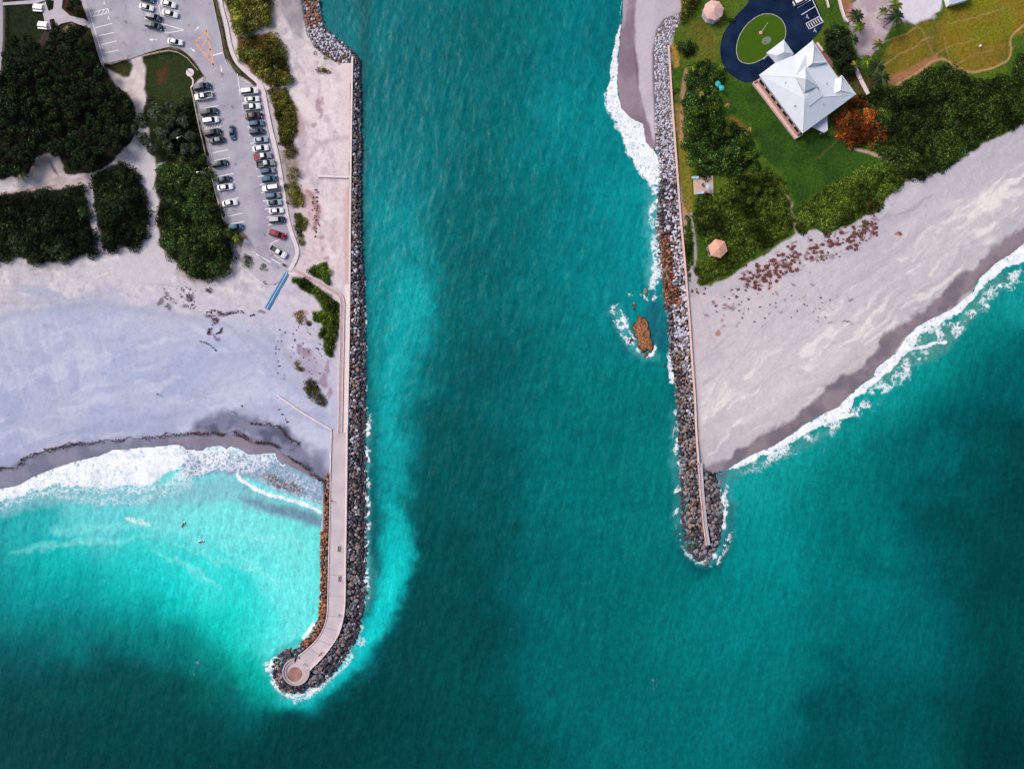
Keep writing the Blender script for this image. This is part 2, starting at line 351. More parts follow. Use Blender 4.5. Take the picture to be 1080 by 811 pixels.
for pl, w in (([(-60,503),(0,494.5),(20,490),(25,483.5),(45,477),(65,471.5),(85,467.5),(120,465),(150,462),(190,458),(215,456.5),(235,457),(250,457.5),(262,463),(268,467),(280,466),(292,471),(300,480),(312,487),(325,495),(335,504),(343,508)],2.4),([(265,446),(275,447),(290,449),(298,455),(305,462),(316,468)],2.0)):
    x = X+W1*9; y = Y+W2*9
    d = dist_line(x, y, smooth(pl, False)); br = sstep(.22, .4, fbm(X, Y, 7, 61))
    m = sstep(0, 1.6, w/2+.8*fbm(X, Y, 3, 62)-d)*np.maximum(br, .55)*.9*(Y > 440)
    C = C*(1-m[..., None])+np.array(alb((82,50,48)), np.float32)*m[..., None]
paint(smooth([(762,497),(772,480),(790,466),(810,455),(832,444),(848,430),(876,405),(900,392),(921,373),(936,350),(956,338),(985,317),(1006,293),(1030,280),(1050,258),(1085,236),(1140,192),(1150,225),(1080,262),(1030,300),(1000,330),(960,352),(930,392),(890,425),(850,450),(815,473),(775,493)]), (118,108,120), 5, 5, .95, col2=(146,132,138), sc=16)
paint([(738,497),(752,488),(765,486),(775,488),(765,500),(740,503)], (132,122,135), 6, 2, .8)
paint(smooth([(655,-40),(672,-40),(671,0),(670,40),(673,70),(673,90),(678,110),(684,130),(690,150),(692,165),(683,160),(676,140),(655,125),(648,100),(649,60)]), (128,110,124), 3, 2, .95, col2=(146,128,140), sc=20)
paint([(668,45),(671,60),(674,90),(672,95)], (100,80,92), 2, 1, .6)
paint([(655,-20),(664,-20),(661,20),(657,30)], (178,168,182), 4, 1, .6)
paint(smooth([(284,-40),(318,-40),(321,10),(320,35),(318,40),(305,28),(296,10)]), (172,162,164), 5, 2, .9, col2=(150,144,150), sc=7)
# old sand ridge and wrack left of the channel wall
paint(smooth([(300,92),(314,96),(325,110),(322,130),(315,150),(308,150),(313,130),(306,112)]), (232,222,220), 5, 3, .8)
paint(smooth([(308,108),(318,118),(322,135),(312,150),(306,148),(312,128)]), (170,128,128), 5, 4, .65)
paint(smooth([(325,200),(333,210),(337,222),(335,238),(333,243),(329,240),(332,225),(329,212),(322,203)]), (140,98,100), 3, 3, .8)
paint([(312,205),(322,198),(331,208),(333,222),(328,236),(320,222)], (196,150,152), 8, 4, .5)
paint(smooth([(316,140),(325,142),(322,165),(320,178),(326,186),(318,190),(314,170)]), (172,158,170), 5, 2, .6)
paint(smooth([(368,145),(345,150),(330,160),(323,175),(330,188)],False), (176,158,168), 5, 2, .5, line=4)
paint([(366,200),(366,312)], (196,150,142), 5, 2, .5, line=5)
for q in ((335,112,3,8),(338,120,2,5),(340,108,2,5),(331,132,3,3),(320,330,5,3),(323,372,6,5),(316,366,3,6),(345,388,2,7),(342,402,4,8),(347,415,3,6),(338,250,3,2),(340,262,2,2),(345,272,3,2)):
    paint(blob(*q), (140,104,118), 2.5, 3, .6)
paint(smooth([(285,350),(300,365),(318,375),(325,365),(335,380),(345,395),(347,415),(335,400),(320,395),(300,380)]), (150,132,150), 9, 6, .35)
for q in ((222,332,6,2),(228,338,4,4,30),(240,331,10,1.5,-8),(232,330,3,3),(221,350,2,4),(228,356,6,2,40),(232,350,2,3),(170,318,4,5),(176,310,3,2),(178,324,2,4),(200,313,5,4),(195,322,3,2),(276,330,5,1.5,10)):
    paint(blob(*q), (96,78,94), 1.8, 4, .75)
# ground litter and turf on the left
DK = (52,50,34)
for nm, (pl, h, pal, lb) in THICK.items():
    gcol = {'dark': (44,44,30), 'mid': (50,50,32), 'olive': (92,88,40), 'autumn': (104,80,42), 'lime': (110,112,50), 'green': (50,72,26), 'orange': (120,64,30), 'belt': (50,60,30), 'green2': (44,62,26)}[pal]
    paint(pl, gcol, 2.5, 3, 1, grass=.8)
paint([(-60,-60),(84,-60),(97,29),(110,67),(120,88),(138,100),(146,116),(146,135),(138,150),(118,172),(100,182),(68,184),(60,165),(38,165),(30,183),(0,190),(-60,195)], (46,44,32), 2, 3, 1, grass=.8)
paint([(150,57),(178,50),(190,52),(203,64),(214,80),(204,90),(207,105),(214,140),(222,165),(210,165),(176,170),(165,175),(158,150),(152,120),(154,96),(151,75)], (50,62,32), 3, 3, 1, grass=1, col2=(48,58,30), sc=16)
paint([(100,67),(135,63),(142,72),(140,80),(122,84),(112,74)], (50,56,34), 3, 2, 1, grass=1, col2=(64,66,34))
paint([(165,76),(175,72),(177,86),(168,92)], (92,62,44), 5, 3, .7, grass=.7)
# paths through the grove
SANDP = (206,199,206)
paint(smooth([(141,60),(147,59),(153,72),(154,84),(151,100),(150,118),(146,126),(142,112),(133,97),(121,88),(112,74),(125,78),(137,82)]), (204,192,192), 3, 2, 1, grass=0, col2=(222,210,206))
paint(smooth([(142,160),(155,158),(161,170),(160,190),(165,212),(167,240),(170,262),(190,286),(150,300),(120,285),(140,262),(154,256),(157,235),(154,205),(150,182),(140,172),(128,168)]), SANDP, 3, 2.5, 1, grass=0)
paint(smooth([(89,194),(97,193),(99,215),(104,245),(107,268),(101,272),(101,250),(94,215)]), SANDP, 2, 2, 1, grass=0)
paint(smooth([(33,186),(38,170),(50,163),(62,163),(66,180),(75,188),(92,184),(98,192),(88,196),(60,197),(40,194)]), (198,186,186), 3, 3, 1, grass=0, col2=(176,160,158))
paint([(50,165),(58,178),(62,186),(56,182)], (60,50,46), 2, 2, .8)
paint([(-60,212),(0,205.5),(30,199),(60,196)], (176,150,136), 1.5, 1, .9, line=2)
paint([(-60,282),(0,272),(30,280),(60,280),(105,268),(150,260)], (150,146,150), 6, 5, .45, line=7)
paint([(245,283),(230,295),(205,297),(188,288)], (150,128,108), 5, 3, .5, line=6)
# corner at the top left: road edge, lawn, litter
paint([(-60,-60),(3,-60),(3,40),(0,90),(-60,90)], (170,165,175), 1.2, .6, 1, grass=0)
paint([(4,6),(40,2),(50,28),(40,60),(2,95),(4,40)], (26,38,24), 2, 1, .8, grass=1, col2=(36,48,28))  # dark grass, the shadow on it painted into the green
paint([(46,30),(54,33),(52,46),(44,54),(38,50),(42,38)], (74,60,58), 3, 2, .9, grass=.5)
paint([(66,32),(74,24),(80,26),(72,34)], (140,120,96), 3, 2, .9)
paint(smooth([(64,0),(67,12),(72,17),(86,20),(88,10),(84,-20),(64,-20)]), (66,48,36), 2, 1.5, 1, grass=.7)
# verge right of the car park
paint([(222,-60),(224,0),(232,34),(237,60),(247,77),(270,92),(272,86),(252,68),(243,50),(236,25),(230,0),(228,-60)], (70,64,52), 1.5, 1.2, 1, grass=.8)
paint([(226.5,-40),(228,0),(233,28),(237,50),(241,64),(252,76)], (92,104,52), 1, .6, .9, line=1.6, grass=1)
paint([(198,54),(210,68),(217,82),(216,88),(206,92)], (74,76,42), 2.5, 1, .9, line=5, grass=1)
paint([(152,57.5),(178,51),(190,53),(203,64),(213,78)], (62,58,36), 1.5, 1, .9, line=4, grass=1)
paint([(276,92),(283,96),(290,125),(294,150),(301,160),(306,200),(312,225),(322,262),(316,275),(311,255),(302,210),(293,165),(285,130)], (186,176,184), 3, 2, .8, grass=.2)
paint([(296,160),(313,152),(316,190),(320,215),(310,222),(303,200)], (120,104,84), 7, 4, .7, grass=.5)
paint([(256,238),(264,246),(270,262),(276,272),(268,275),(260,268),(250,262),(243,256),(242,244)], (170,160,168), 4, 3, .8)
paint([(244,244),(255,242),(262,250),(264,258),(256,262),(246,256)], (90,70,48), 3, 2, .8, grass=.6)
paint([(262,248),(266,262),(272,268),(280,268),(268,274),(262,266)], (146,140,156), 4, 2, .7)
# ------- right bank
paint([(716,-60),(718,15),(712,28),(708,48),(709,100),(713,160),(718,200),(722,250),(724,285),(727,296),(735,303),(748,303),(770,292),(790,278),(810,267),(828,254),(843,247),(860,243),(875,247),(890,241),(905,232),(922,224),(938,207),(953,190),(970,189),(985,183),(1000,176),(1015,166),(1030,156),(1050,145),(1085,128),(1140,100),(1140,-60)], (62,92,30), 3, 3, 1, grass=1, col2=(84,104,34), sc=14)
paint(smooth([(772,86),(790,92),(800,92),(820,125),(842,150),(870,142),(900,150),(925,168),(905,178),(880,192),(858,206),(842,218),(836,205),(828,185),(812,172),(802,160),(800,145),(782,128),(768,108),(764,95)]), (46,76,26), 5, 2, 1, grass=1, col2=(56,88,28), sc=20)
paint(smooth([(770,120),(778,125),(795,142),(786,140),(772,128)]), (120,96,48), 6, 2, .7, grass=1)
paint(smooth([(724,25),(745,22),(765,24),(762,44),(752,66),(738,66),(728,58),(738,48),(732,40),(722,42)]), (96,108,38), 8, 4, .7, grass=1, col2=(110,94,40), sc=9)
paint([(711,110),(722,112),(728,150),(729,190),(731,225),(722,230),(716,190)], (124,116,44), 3, 1, .95, grass=.9, col2=(150,118,62), sc=9)
paint([(708,46),(714,46),(717,70),(711,72)], (186,140,72), 2, 1, .8, grass=.8)
paint([(724,74),(722,84),(720,100),(719,128),(719,150)], (180,140,116), 1.5, 1, .8, line=4, grass=.2)
paint([(716,215),(724,228),(722,236)], (196,150,124), 3, 1, .8, line=5, grass=.1)
paint(smooth([(729,226),(732,250),(734,275),(732,300)],False), (168,160,158), 1.5, 1, 1, line=3, grass=0)
paint([(735,277),(743,275),(752,271)], (176,140,104), 1.5, 1, .9, line=2.4, grass=0)
paint(smooth([(724,290),(727,282),(736,284),(737,300),(745,304),(735,312),(725,312)]), (184,176,184), 3, 2, 1, grass=0)
paint(smooth([(824,200),(834,215),(833,222),(838,238),(843,250)],False), (186,160,138), 1.5, 1.5, 1, line=3, grass=0)
paint([(842,246),(848,250),(838,254)], SANDP, 3, 1, 1, grass=0)
paint(smooth([(896,156),(915,161),(935,168),(948,177),(954,186),(958,192)],False), (186,160,142), 1.5, 1, 1, line=3, grass=0)
paint(smooth([(903,150),(898,140),(886,146),(862,168)],False), (96,92,40), 2, 1, .6, line=2, grass=1)
# drive island, verges
paint(smooth([(902,0),(914,-60),(995,-60),(990,12),(978,22),(968,28),(955,24),(945,26),(936,36),(925,52),(915,62),(905,60),(902,40),(893,20)]), (198,184,190), 3, 4, 1, grass=0, col2=(182,160,168), sc=8)
paint(smooth([(950,0),(992,-30),(993,8),(985,16),(975,22),(965,26),(955,22),(948,12)]), (216,212,222), 3, 3, 1, grass=0)
paint([(880,-40),(893,-40),(899,0),(904,20),(896,24),(888,10)], (180,120,100), 3, 2, .7, grass=.3)
paint(smooth([(962,30),(975,24),(988,22),(1000,5),(1015,-10),(1140,-60),(1140,30),(1080,30),(1067,40),(1068,54),(1060,66),(1042,73),(1025,76),(1008,72),(998,64),(985,66),(965,76),(948,86),(930,90),(920,80),(930,60),(945,40)]), (126,108,40), 4, 3, 1, grass=.8, col2=(104,102,36), sc=12)
paint(smooth([(1000,12),(1040,-30),(1120,-60),(1100,22),(1060,40),(1030,52),(1004,60)]), (122,122,32), 8, 3, .8, grass=.9, col2=(134,112,34), sc=14)
paint([(925,90),(945,78),(965,70),(985,58),(992,62),(968,78),(948,88)], (170,116,92), 5, 2, .8, grass=.3)
for pl, w in (([(945,90),(958,82),(972,74),(985,64),(998,63),(1008,72),(1025,76),(1042,73),(1060,66),(1067,54),(1066,40),(1078,28),(1100,18)],2.4),([(920,78),(945,60),(960,52),(975,42),(984,40)],1.6),([(930,45),(950,38),(967,30),(972,32),(978,44),(984,58)],1.5),([(985,60),(1000,50),(1015,46),(1032,42)],1.2),([(996,40),(1000,56),(1006,70),(1016,64),(1032,56),(1048,53)],1.0),([(1003,25),(1020,21),(1040,15),(1060,8)],1.2)):
    paint(smooth(pl, False), (186,150,108), 1.4, 1.5, .9 if w > 2 else .5, line=w*.85, grass=.3)
paint([(900,68),(920,84),(940,96),(905,104),(893,84)], (84,70,44), 5, 3, .8, grass=.8)
paint([(886,78),(897,72),(898,82),(890,90)], (190,128,112), 3, 1, .9, grass=0)
# bare sand edges and reddish wrack along the right dune foot
for k in range(120):
    t = rnd.random(); bx = 785+t*140; by = 297-t*62+rnd.gauss(0, 8)
    if k > 90: bx = rnd.uniform(745, 900); by = rnd.uniform(300, 345)
    paint(blob(bx, by, rnd.uniform(1, 4.5), rnd.uniform(.6, 2), rnd.uniform(-60, 20), seed=k), (128,78,84), 1.6, 5, rnd.uniform(.4, .85), grass=.5)
paint([(914,215),(928,208),(930,216),(918,224)], (160,104,88), 4, 3, .7, grass=.5)
paint(smooth([(905,240),(925,232),(955,224),(985,205)],False), (160,140,158), 2.5, 4, .4, line=2.5)
for q in ((758,351,3,4),(948,247,4,2.5),(812,300,1.6,7)): paint(blob(*q), (170,108,90), 1.5, 2, .8)
far = np.maximum(sstep(-42, -60, Y)*((X < 270) | (X > 720)), sstep(-55, -75, X)*sstep(285, 270, Y)); far = far*(np.maximum(sdL, sdR) > 20)
fg = np.array(alb((58,70,36)), np.float32)*(.6+.8*fbm(X, Y, 25, 111))[..., None]
C = C*(1-far[..., None])+fg*far[..., None]; G = np.maximum(G, far)
# under the rock armour the ground is dark wet stone
m = np.maximum(np.maximum(sstep(-1, 1, rsd), (land <= 1)*sstep(26, 22, np.minimum(DW_L, DW_R))), (land > -2)*(Y > 12)*(Y < 500)*(X < 735)*(X > 680)*sstep(-1, 1, sdist(X, Y, [(716,14),(700,20),(692,32),(688,55),(688,80),(690,120),(691,160),(700,240),(712,260),(724,300),(722,262),(716,200),(709,110),(705,48)])))
base_c = np.where(((Y < 200) & (X > 600) | (rsd > -1))[..., None], np.array(alb((112,108,118)), np.float32), np.array(alb((50,46,50)), np.float32)); C = C*(1-m[..., None])+base_c*m[..., None]
C *= (1+.16*(fbm(X, Y, 3.0, 71, 3)-.5))[..., None]

f = (H-Zt)/H*S
V = np.stack([(X-540)*f, (405.5-Y)*f, Zt], -1).reshape(-1, 3)
ny, nx = X.shape
idx = np.arange(ny*nx).reshape(ny, nx)
F = np.stack([idx[1:, :-1], idx[1:, 1:], idx[:-1, 1:], idx[:-1, :-1]], -1).reshape(-1, 4)
# terrain material
mt = bpy.data.materials.new('sand_and_turf'); mt.use_nodes = True; nt = mt.node_tree; b = nt.nodes['Principled BSDF']
b.inputs['Roughness'].default_value = .95; b.inputs['Specular IOR Level'].default_value = .06
at = nd(nt, 'ShaderNodeAttribute', attribute_name='Col'); ag = nd(nt, 'ShaderNodeAttribute', attribute_name='Turf'); ge = nd(nt, 'ShaderNodeNewGeometry')
n1 = nd(nt, 'ShaderNodeTexNoise'); n1.inputs['Scale'].default_value = 1.6; n1.inputs['Detail'].default_value = 6; n1.inputs['Roughness'].default_value = .7
nt.links.new(ge.outputs['Position'], n1.inputs['Vector'])
r1 = nd(nt, 'ShaderNodeMapRange'); r1.inputs['From Min'].default_value = .3; r1.inputs['From Max'].default_value = .7
nt.links.new(n1.outputs['Fac'], r1.inputs['Value'])
a1 = nd(nt, 'ShaderNodeMapRange'); nt.links.new(ag.outputs['Fac'], a1.inputs['Value']); a1.inputs['To Min'].default_value = .94; a1.inputs['To Max'].default_value = .5
a2 = nd(nt, 'ShaderNodeMapRange'); nt.links.new(ag.outputs['Fac'], a2.inputs['Value']); a2.inputs['To Min'].default_value = 1.06; a2.inputs['To Max'].default_value = 1.5
nt.links.new(a1.outputs[0], r1.inputs['To Min']); nt.links.new(a2.outputs[0], r1.inputs['To Max'])
vm = nd(nt, 'ShaderNodeVectorMath', operation='SCALE'); nt.links.new(at.outputs['Color'], vm.inputs[0]); nt.links.new(r1.outputs[0], vm.inputs['Scale'])
nt.links.new(vm.outputs[0], b.inputs['Base Color'])
n2 = nd(nt, 'ShaderNodeTexNoise'); n2.inputs['Scale'].default_value = 2.5; n2.inputs['Detail'].default_value = 8
nt.links.new(ge.outputs['Position'], n2.inputs['Vector'])
bp = nd(nt, 'ShaderNodeBump'); bp.inputs['Distance'].default_value = .25
bs = nd(nt, 'ShaderNodeMapRange'); nt.links.new(ag.outputs['Fac'], bs.inputs['Value']); bs.inputs['To Min'].default_value = .25; bs.inputs['To Max'].default_value = .9
nt.links.new(bs.outputs[0], bp.inputs['Strength']); nt.links.new(n2.outputs['Fac'], bp.inputs['Height']); nt.links.new(bp.outputs['Normal'], b.inputs['Normal'])
Ca = np.concatenate([C.reshape(-1, 3), np.ones((ny*nx, 1), np.float32)], 1)
ground = np_mesh('ground', V, F, mt, {'Col': Ca, 'Turf': G.ravel()}, smooth=True)
tag(ground, 'pale sand beaches and green turf on both sides of the inlet', kind='structure')

# ------------------------------------------------------------------ water
gx = axis(-50, 1130, 1.0, 15000); gy = axis(-40, 851, 1.0, 15000)
X, Y = np.meshgrid(gx, gy)
W1 = (fbm(X, Y, 9, 1)-.5); W2 = (fbm(X, Y, 9, 5)-.5); W3 = (fbm(X, Y, 34, 21)-.5); W4 = (fbm(X, Y, 34, 25)-.5)
W5 = (fbm(X, Y, 90, 81)-.5); W6 = (fbm(X, Y, 90, 85)-.5)
land = np.maximum(sdist(X, Y, LAND_L), sdist(X, Y, LAND_R))
WP = [(400,20,(4,108,116)),(430,100,(4,108,116)),(400,180,(8,122,131)),(410,260,(10,132,140)),(420,340,(14,146,152),22),(405,400,(12,138,142),22),
 (520,30,(2,103,107)),(520,120,(2,103,107)),(510,220,(2,101,105)),(500,300,(2,97,101)),(500,400,(2,90,94)),(490,500,(2,82,85)),(480,600,(2,75,78)),(470,680,(2,69,72)),(520,760,(2,75,78)),(420,790,(2,64,67)),
 (600,40,(4,112,120)),(600,140,(4,118,125)),(640,120,(6,134,141),25),(650,220,(8,136,142),25),(600,240,(4,114,120)),(580,340,(4,108,112)),(640,310,(6,128,134)),(600,440,(2,107,111)),(660,420,(4,116,118)),(690,470,(4,114,115)),(620,540,(2,109,113)),(690,560,(4,110,112)),(580,620,(2,94,98)),(660,650,(4,108,110)),(600,720,(2,97,101)),(660,790,(4,99,103)),
 (740,640,(4,118,120)),(790,560,(6,134,135)),(785,520,(24,158,158),22),(820,490,(24,160,158),22),(850,460,(24,162,158),20),(800,600,(4,130,131)),(870,500,(8,128,129)),(900,450,(16,146,144),25),(940,410,(18,150,148),22),(990,380,(14,142,140),20),(1030,345,(14,136,134),20),(1070,310,(24,146,146),18),
 (900,560,(2,110,112)),(950,500,(2,103,107)),(1000,450,(2,97,101)),(1060,400,(2,97,101)),(1060,460,(2,64,67)),(1000,540,(2,82,85)),(1060,560,(2,62,65)),(840,660,(4,114,117)),(900,640,(2,107,111)),(900,720,(2,86,90)),(960,680,(2,99,103)),(1050,680,(2,71,74)),(800,740,(4,107,111)),(860,790,(2,73,76)),(960,780,(2,79,82)),(1060,790,(0,54,56)),(740,790,(4,103,107)),
 (20,560,(40,176,172),20),(100,550,(110,206,202),22),(180,540,(128,214,208),22),(250,540,(132,218,212),22),(310,560,(124,224,216),22),(320,620,(112,232,220),22),(285,640,(64,220,208),22),(300,670,(100,230,220),16),
 (150,585,(44,208,198),22),(210,585,(60,214,204),20),(240,610,(38,210,198),20),(60,600,(6,196,186),25),(130,610,(8,196,184),22),(190,622,(8,202,188),22),(238,650,(6,206,186),20),(225,612,(70,222,208),18),(262,690,(8,190,172),16),(275,720,(10,190,176),14),
 (20,632,(2,140,136),25),(80,642,(2,134,130),25),(140,655,(2,132,126),22),(200,680,(4,132,124),20),(235,710,(4,126,118),18),(260,750,(2,94,98),16),(40,700,(2,82,85)),(120,720,(2,75,78)),(190,740,(2,75,78)),(30,780,(0,58,61)),(150,790,(0,58,61)),(260,790,(0,60,63)),(340,790,(2,62,65)),(-200,700,(0,69,72),120),(1400,600,(0,69,72),150),(500,1100,(2,69,72),150),(480,-300,(4,104,111),120)]
C = rbf(X+W3*26+W5*30, Y+W4*26+W6*30, WP, 34)
def wpaint(pts, col, soft=6, warp=4, k=1.0, line=None, big=0):
    global C
    xs = [p[0] for p in pts]; ys = [p[1] for p in pts]; pad = 40+(line or 0)
    i0, i1 = np.searchsorted(gy, [min(ys)-pad, max(ys)+pad]); j0, j1 = np.searchsorted(gx, [min(xs)-pad, max(xs)+pad])
    sl = (slice(i0, i1), slice(j0, j1)); x = X[sl]+W1[sl]*warp*2+W3[sl]*big*2; y = Y[sl]+W2[sl]*warp*2+W4[sl]*big*2
    d = line/2-dist_line(x, y, pts) if line else sdist(x, y, pts)
    m = sstep(-soft/2, soft/2, d)*k; c = np.array(s2l(col), np.float32)
    C[sl] = C[sl]*(1-m[..., None])+c*m[..., None]
# silt plume that hugs the left jetty on the channel side
wpaint(smooth([(384,230),(420,220),(450,260),(462,310),(455,340),(440,380),(436,430),(438,480),(430,540),(432,570),(426,610),(418,650),(400,680),(378,712),(345,742),(315,745),(330,720),(360,690),(385,655),(392,600),(388,540),(386,480),(385,400),(384,300)]), (12,140,146), 30, 7, .7, big=11)
wpaint(smooth([(410,520),(428,550),(434,575),(424,620),(410,655),(390,685),(365,712),(335,738),(310,742),(318,728),(345,710),(370,680),(390,650),(400,600),(404,560)]), (18,188,190), 20, 5, .9, big=8)
wpaint(smooth([(416,280),(446,300),(452,325),(436,350),(424,400),(420,470),(424,510),(410,520),(404,450),(404,380),(410,330)]), (22,170,176), 24, 8, .8, big=10)
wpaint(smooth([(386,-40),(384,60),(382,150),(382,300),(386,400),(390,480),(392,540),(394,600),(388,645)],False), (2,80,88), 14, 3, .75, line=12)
wpaint(smooth([(300,738),(330,728),(360,706),(384,680),(402,650),(412,610)],False), (26,200,200), 18, 4, .75, line=16)
for ln_, w_ in (([(374,655),(366,680),(350,704),(330,722),(312,730),(296,722),(288,705)],16),([(388,440),(388,500),(388,560),(387,640)],6),([(690,200),(688,240),(690,290)],14),([(714,435),(714,480),(718,520),(720,565),(736,592),(756,586),(767,560),(766,530),(758,512)],12),([(650,330),(658,350),(668,366),(690,374)],12)):
    wpaint(smooth(ln_, False), (120,184,192), 12, 5, .42, line=w_, big=4)
# dark weed-green patches
for q in ((1050,450,50,20,10),(1000,555,50,18,20),(1060,620,40,24),(930,600,26,10,15),(880,690,30,12,25),(870,740,40,26),(1040,740,60,30),(60,720,70,16,-5),(170,712,50,14,8),(110,765,90,20,0),(1000,500,40,10,-20)):
    wpaint(blob(*q), (0,58,62), 30, 6, .42, big=16)
# milky edge of the bay plume
wpaint(smooth([(190,545),(230,575),(255,600),(280,625),(300,660),(292,690),(318,680),(338,640),(340,590),(338,555),(300,540),(250,530)]), (122,230,218), 14, 5, .55, big=8)
wpaint(smooth([(60,560),(110,556),(150,552),(190,560),(215,578)],False), (140,226,216), 9, 4, .5, line=9, big=4)
for q in ((200,600,40,3,28),(230,590,50,3,20),(120,570,50,3,-6),(270,600,40,3,30),(290,570,40,3,12),(60,575,50,3,-10)):
    wpaint(blob(*q), (170,238,226), 6, 5, .3, big=6)
# sandy shallows right behind the foam
wpaint([(0,518),(60,508),(120,514),(180,512),(240,500),(262,510),(300,530),(340,540),(342,556),(300,548),(240,528),(180,532),(120,532),(60,530),(0,545)], (140,186,190), 14, 5, .75)
wpaint([(190,474),(290,480),(345,512),(345,534),(300,520),(262,504),(225,498),(195,505)], (146,150,172), 6, 3, .9)
wpaint(smooth([(276,500),(292,503),(308,508),(320,518),(316,522),(300,516),(280,508)]), (98,82,92), 8, 4, .9)
wpaint(smooth([(300,533),(318,538),(340,546),(338,554),(310,548),(262,530),(255,524)]), (116,132,150), 8, 3, .8)
wpaint(smooth([(936,405),(950,396),(975,382),(1000,370),(1010,352),(1030,335),(1040,318),(1062,300),(1070,290),(1045,296),(1028,315),(1008,338),(975,350),(955,372),(930,396)]), (96,140,136), 9, 4, .75)
wpaint(smooth([(755,503),(770,497),(800,484),(835,470),(862,456),(885,447),(880,456),(845,475),(800,492),(770,508)]), (96,150,154), 10, 3, .6)
wpaint([(755,497),(768,497),(764,515),(757,512)], (110,112,128), 7, 2, .8)
wpaint(smooth([(690,310),(700,330),(703,360),(700,370),(686,356),(682,330)]), (36,92,112), 10, 4, .7)
wpaint(smooth([(645,325),(652,350),(666,372),(658,372),(644,345)]), (4,92,100), 10, 3, .6)
wpaint(smooth([(716,560),(722,585),(738,604),(755,595),(768,570),(770,540),(762,520)],False), (4,78,92), 9, 3, .6, line=9)
wpaint(smooth([(712,345),(706,380),(712,430),(714,480),(716,530),(719,570)],False), (6,92,100), 8, 3, .5, line=7)
wpaint(smooth([(290,712),(286,700),(292,688),(305,680),(318,676)],False), (30,150,150), 7, 2, .5, line=7)
bay = sstep(348, 335, X)*sstep(760, 640, Y)*(Y > 460)
C = C*np.array([.55, .86, .83], np.float32)*(1+bay[..., None]*np.array([.25, -.02, .10], np.float32))
# long swell streaks
def swell(ang, lx, ly, seed, k):
    a = math.radians(ang); u = X*math.cos(a)+Y*math.sin(a); v = -X*math.sin(a)+Y*math.cos(a)
    return (fbm(u/lx+W3*1.2, v/ly+W3*1.2, 1, seed, 4)-.5)*k
mod = 1+(swell(100, 22, 3.0, 91, .24)+(fbm(X, Y, 4, 95, 4)-.5)*.30+(fbm(X, Y, 60, 97, 4)-.5)*.40)*(1-.6*bay)
inch = sstep(380, 480, X)*sstep(720, 600, X)
mod = mod+inch*(fbm(X, Y, 11, 99, 4)-.5)*.30
C = C*np.clip(mod, .5, 1.6)[..., None]
FO = np.zeros(X.shape, np.float32)
def foam(pts, k, soft=4, warp=2.5, line=None, patch=None, seed=5, lo=.45, hi=.6):
    xs = [p[0] for p in pts]; ys = [p[1] for p in pts]; pad = 14+(line or 0)
    i0, i1 = np.searchsorted(gy, [min(ys)-pad, max(ys)+pad]); j0, j1 = np.searchsorted(gx, [min(xs)-pad, max(xs)+pad])
    sl = (slice(i0, i1), slice(j0, j1)); x = X[sl]+W1[sl]*warp*2; y = Y[sl]+W2[sl]*warp*2
    d = line/2-dist_line(x, y, pts) if line else sdist(x, y, pts)
    m = sstep(-soft/2, soft/2, d)*k
    if patch: m = m*sstep(lo, hi, fbm(X[sl], Y[sl], patch, seed, 3))
    FO[sl] = np.maximum(FO[sl], m)
foam([(-60,534),(0,514),(35,501),(78,485),(118,473),(150,470),(185,467),(196,474),(201,484),(186,496),(172,498),(166,510),(150,514),(120,514),(90,516),(60,512),(20,524),(0,530),(-60,548)], .93, 9, 4)
foam([(-60,548),(0,530),(60,512),(120,514),(165,510),(200,490),(215,500),(200,512),(150,520),(100,522),(60,520),(0,538)], .55, 10, 5)
foam([(188,468),(240,468),(262,478),(290,476),(293,485),(281,495),(262,501),(245,499),(225,496),(200,506),(180,508)], .56, 5, 3)
foam([(200,470),(212,474),(222,470),(240,472),(245,482),(240,492),(225,492),(205,485)], .70, 6, 3)
foam(SWASH_L[3:29], .95, 2.2, .3, line=2.0)
foam([(290,484),(320,499),(344,511),(347,530),(338,540),(300,525),(262,502)], .40, 6, 3)
foam(smooth([(250,501),(262,511),(280,520),(300,526),(320,532),(338,540)],False), .9, 3, 2, line=4.5)
foam(smooth([(262,506),(280,516),(300,522),(320,528),(338,535)],False), .6, 3, 3, line=5, patch=7)
foam([(342,512),(346,520),(347,540),(340,545)], .6, 4, 2)
foam([(135,547),(150,550),(158,553)], .62, 4, 3, line=5)
foam([(57,520),(100,528),(150,528),(200,512)], .42, 8, 4, line=12)
foam([(350,650),(345,660),(333,676),(318,686)], .8, 2, 1.5, line=3, patch=6, lo=.3)
foam([(320,672),(326,664),(331,658)], .95, 2, 1, line=4)
# round the left jetty head and along its channel side
foam(smooth([(374,655),(366,677),(350,700),(335,716),(316,727),(300,722),(290,708),(291,698)],False), .84, 4, 3, line=12, patch=5, lo=.2, hi=.5)
foam(smooth([(345,712),(325,730),(305,730),(290,718),(284,702)],False), .74, 5, 3, line=11, patch=7, lo=.2, hi=.45)
foam(smooth([(372,660),(380,668),(376,680),(355,706),(335,726),(310,738)],False), .6, 7, 4, line=12, patch=9, lo=.3)
foam(smooth([(388,430),(388,480),(387,520),(387,560),(386,600),(387,640)],False), .75, 3, 2, line=7, patch=5, lo=.50, hi=.66)
foam(smooth([(384,280),(385,330),(386,380),(387,430)],False), .62, 3, 2, line=3, patch=7, lo=.5, hi=.62)
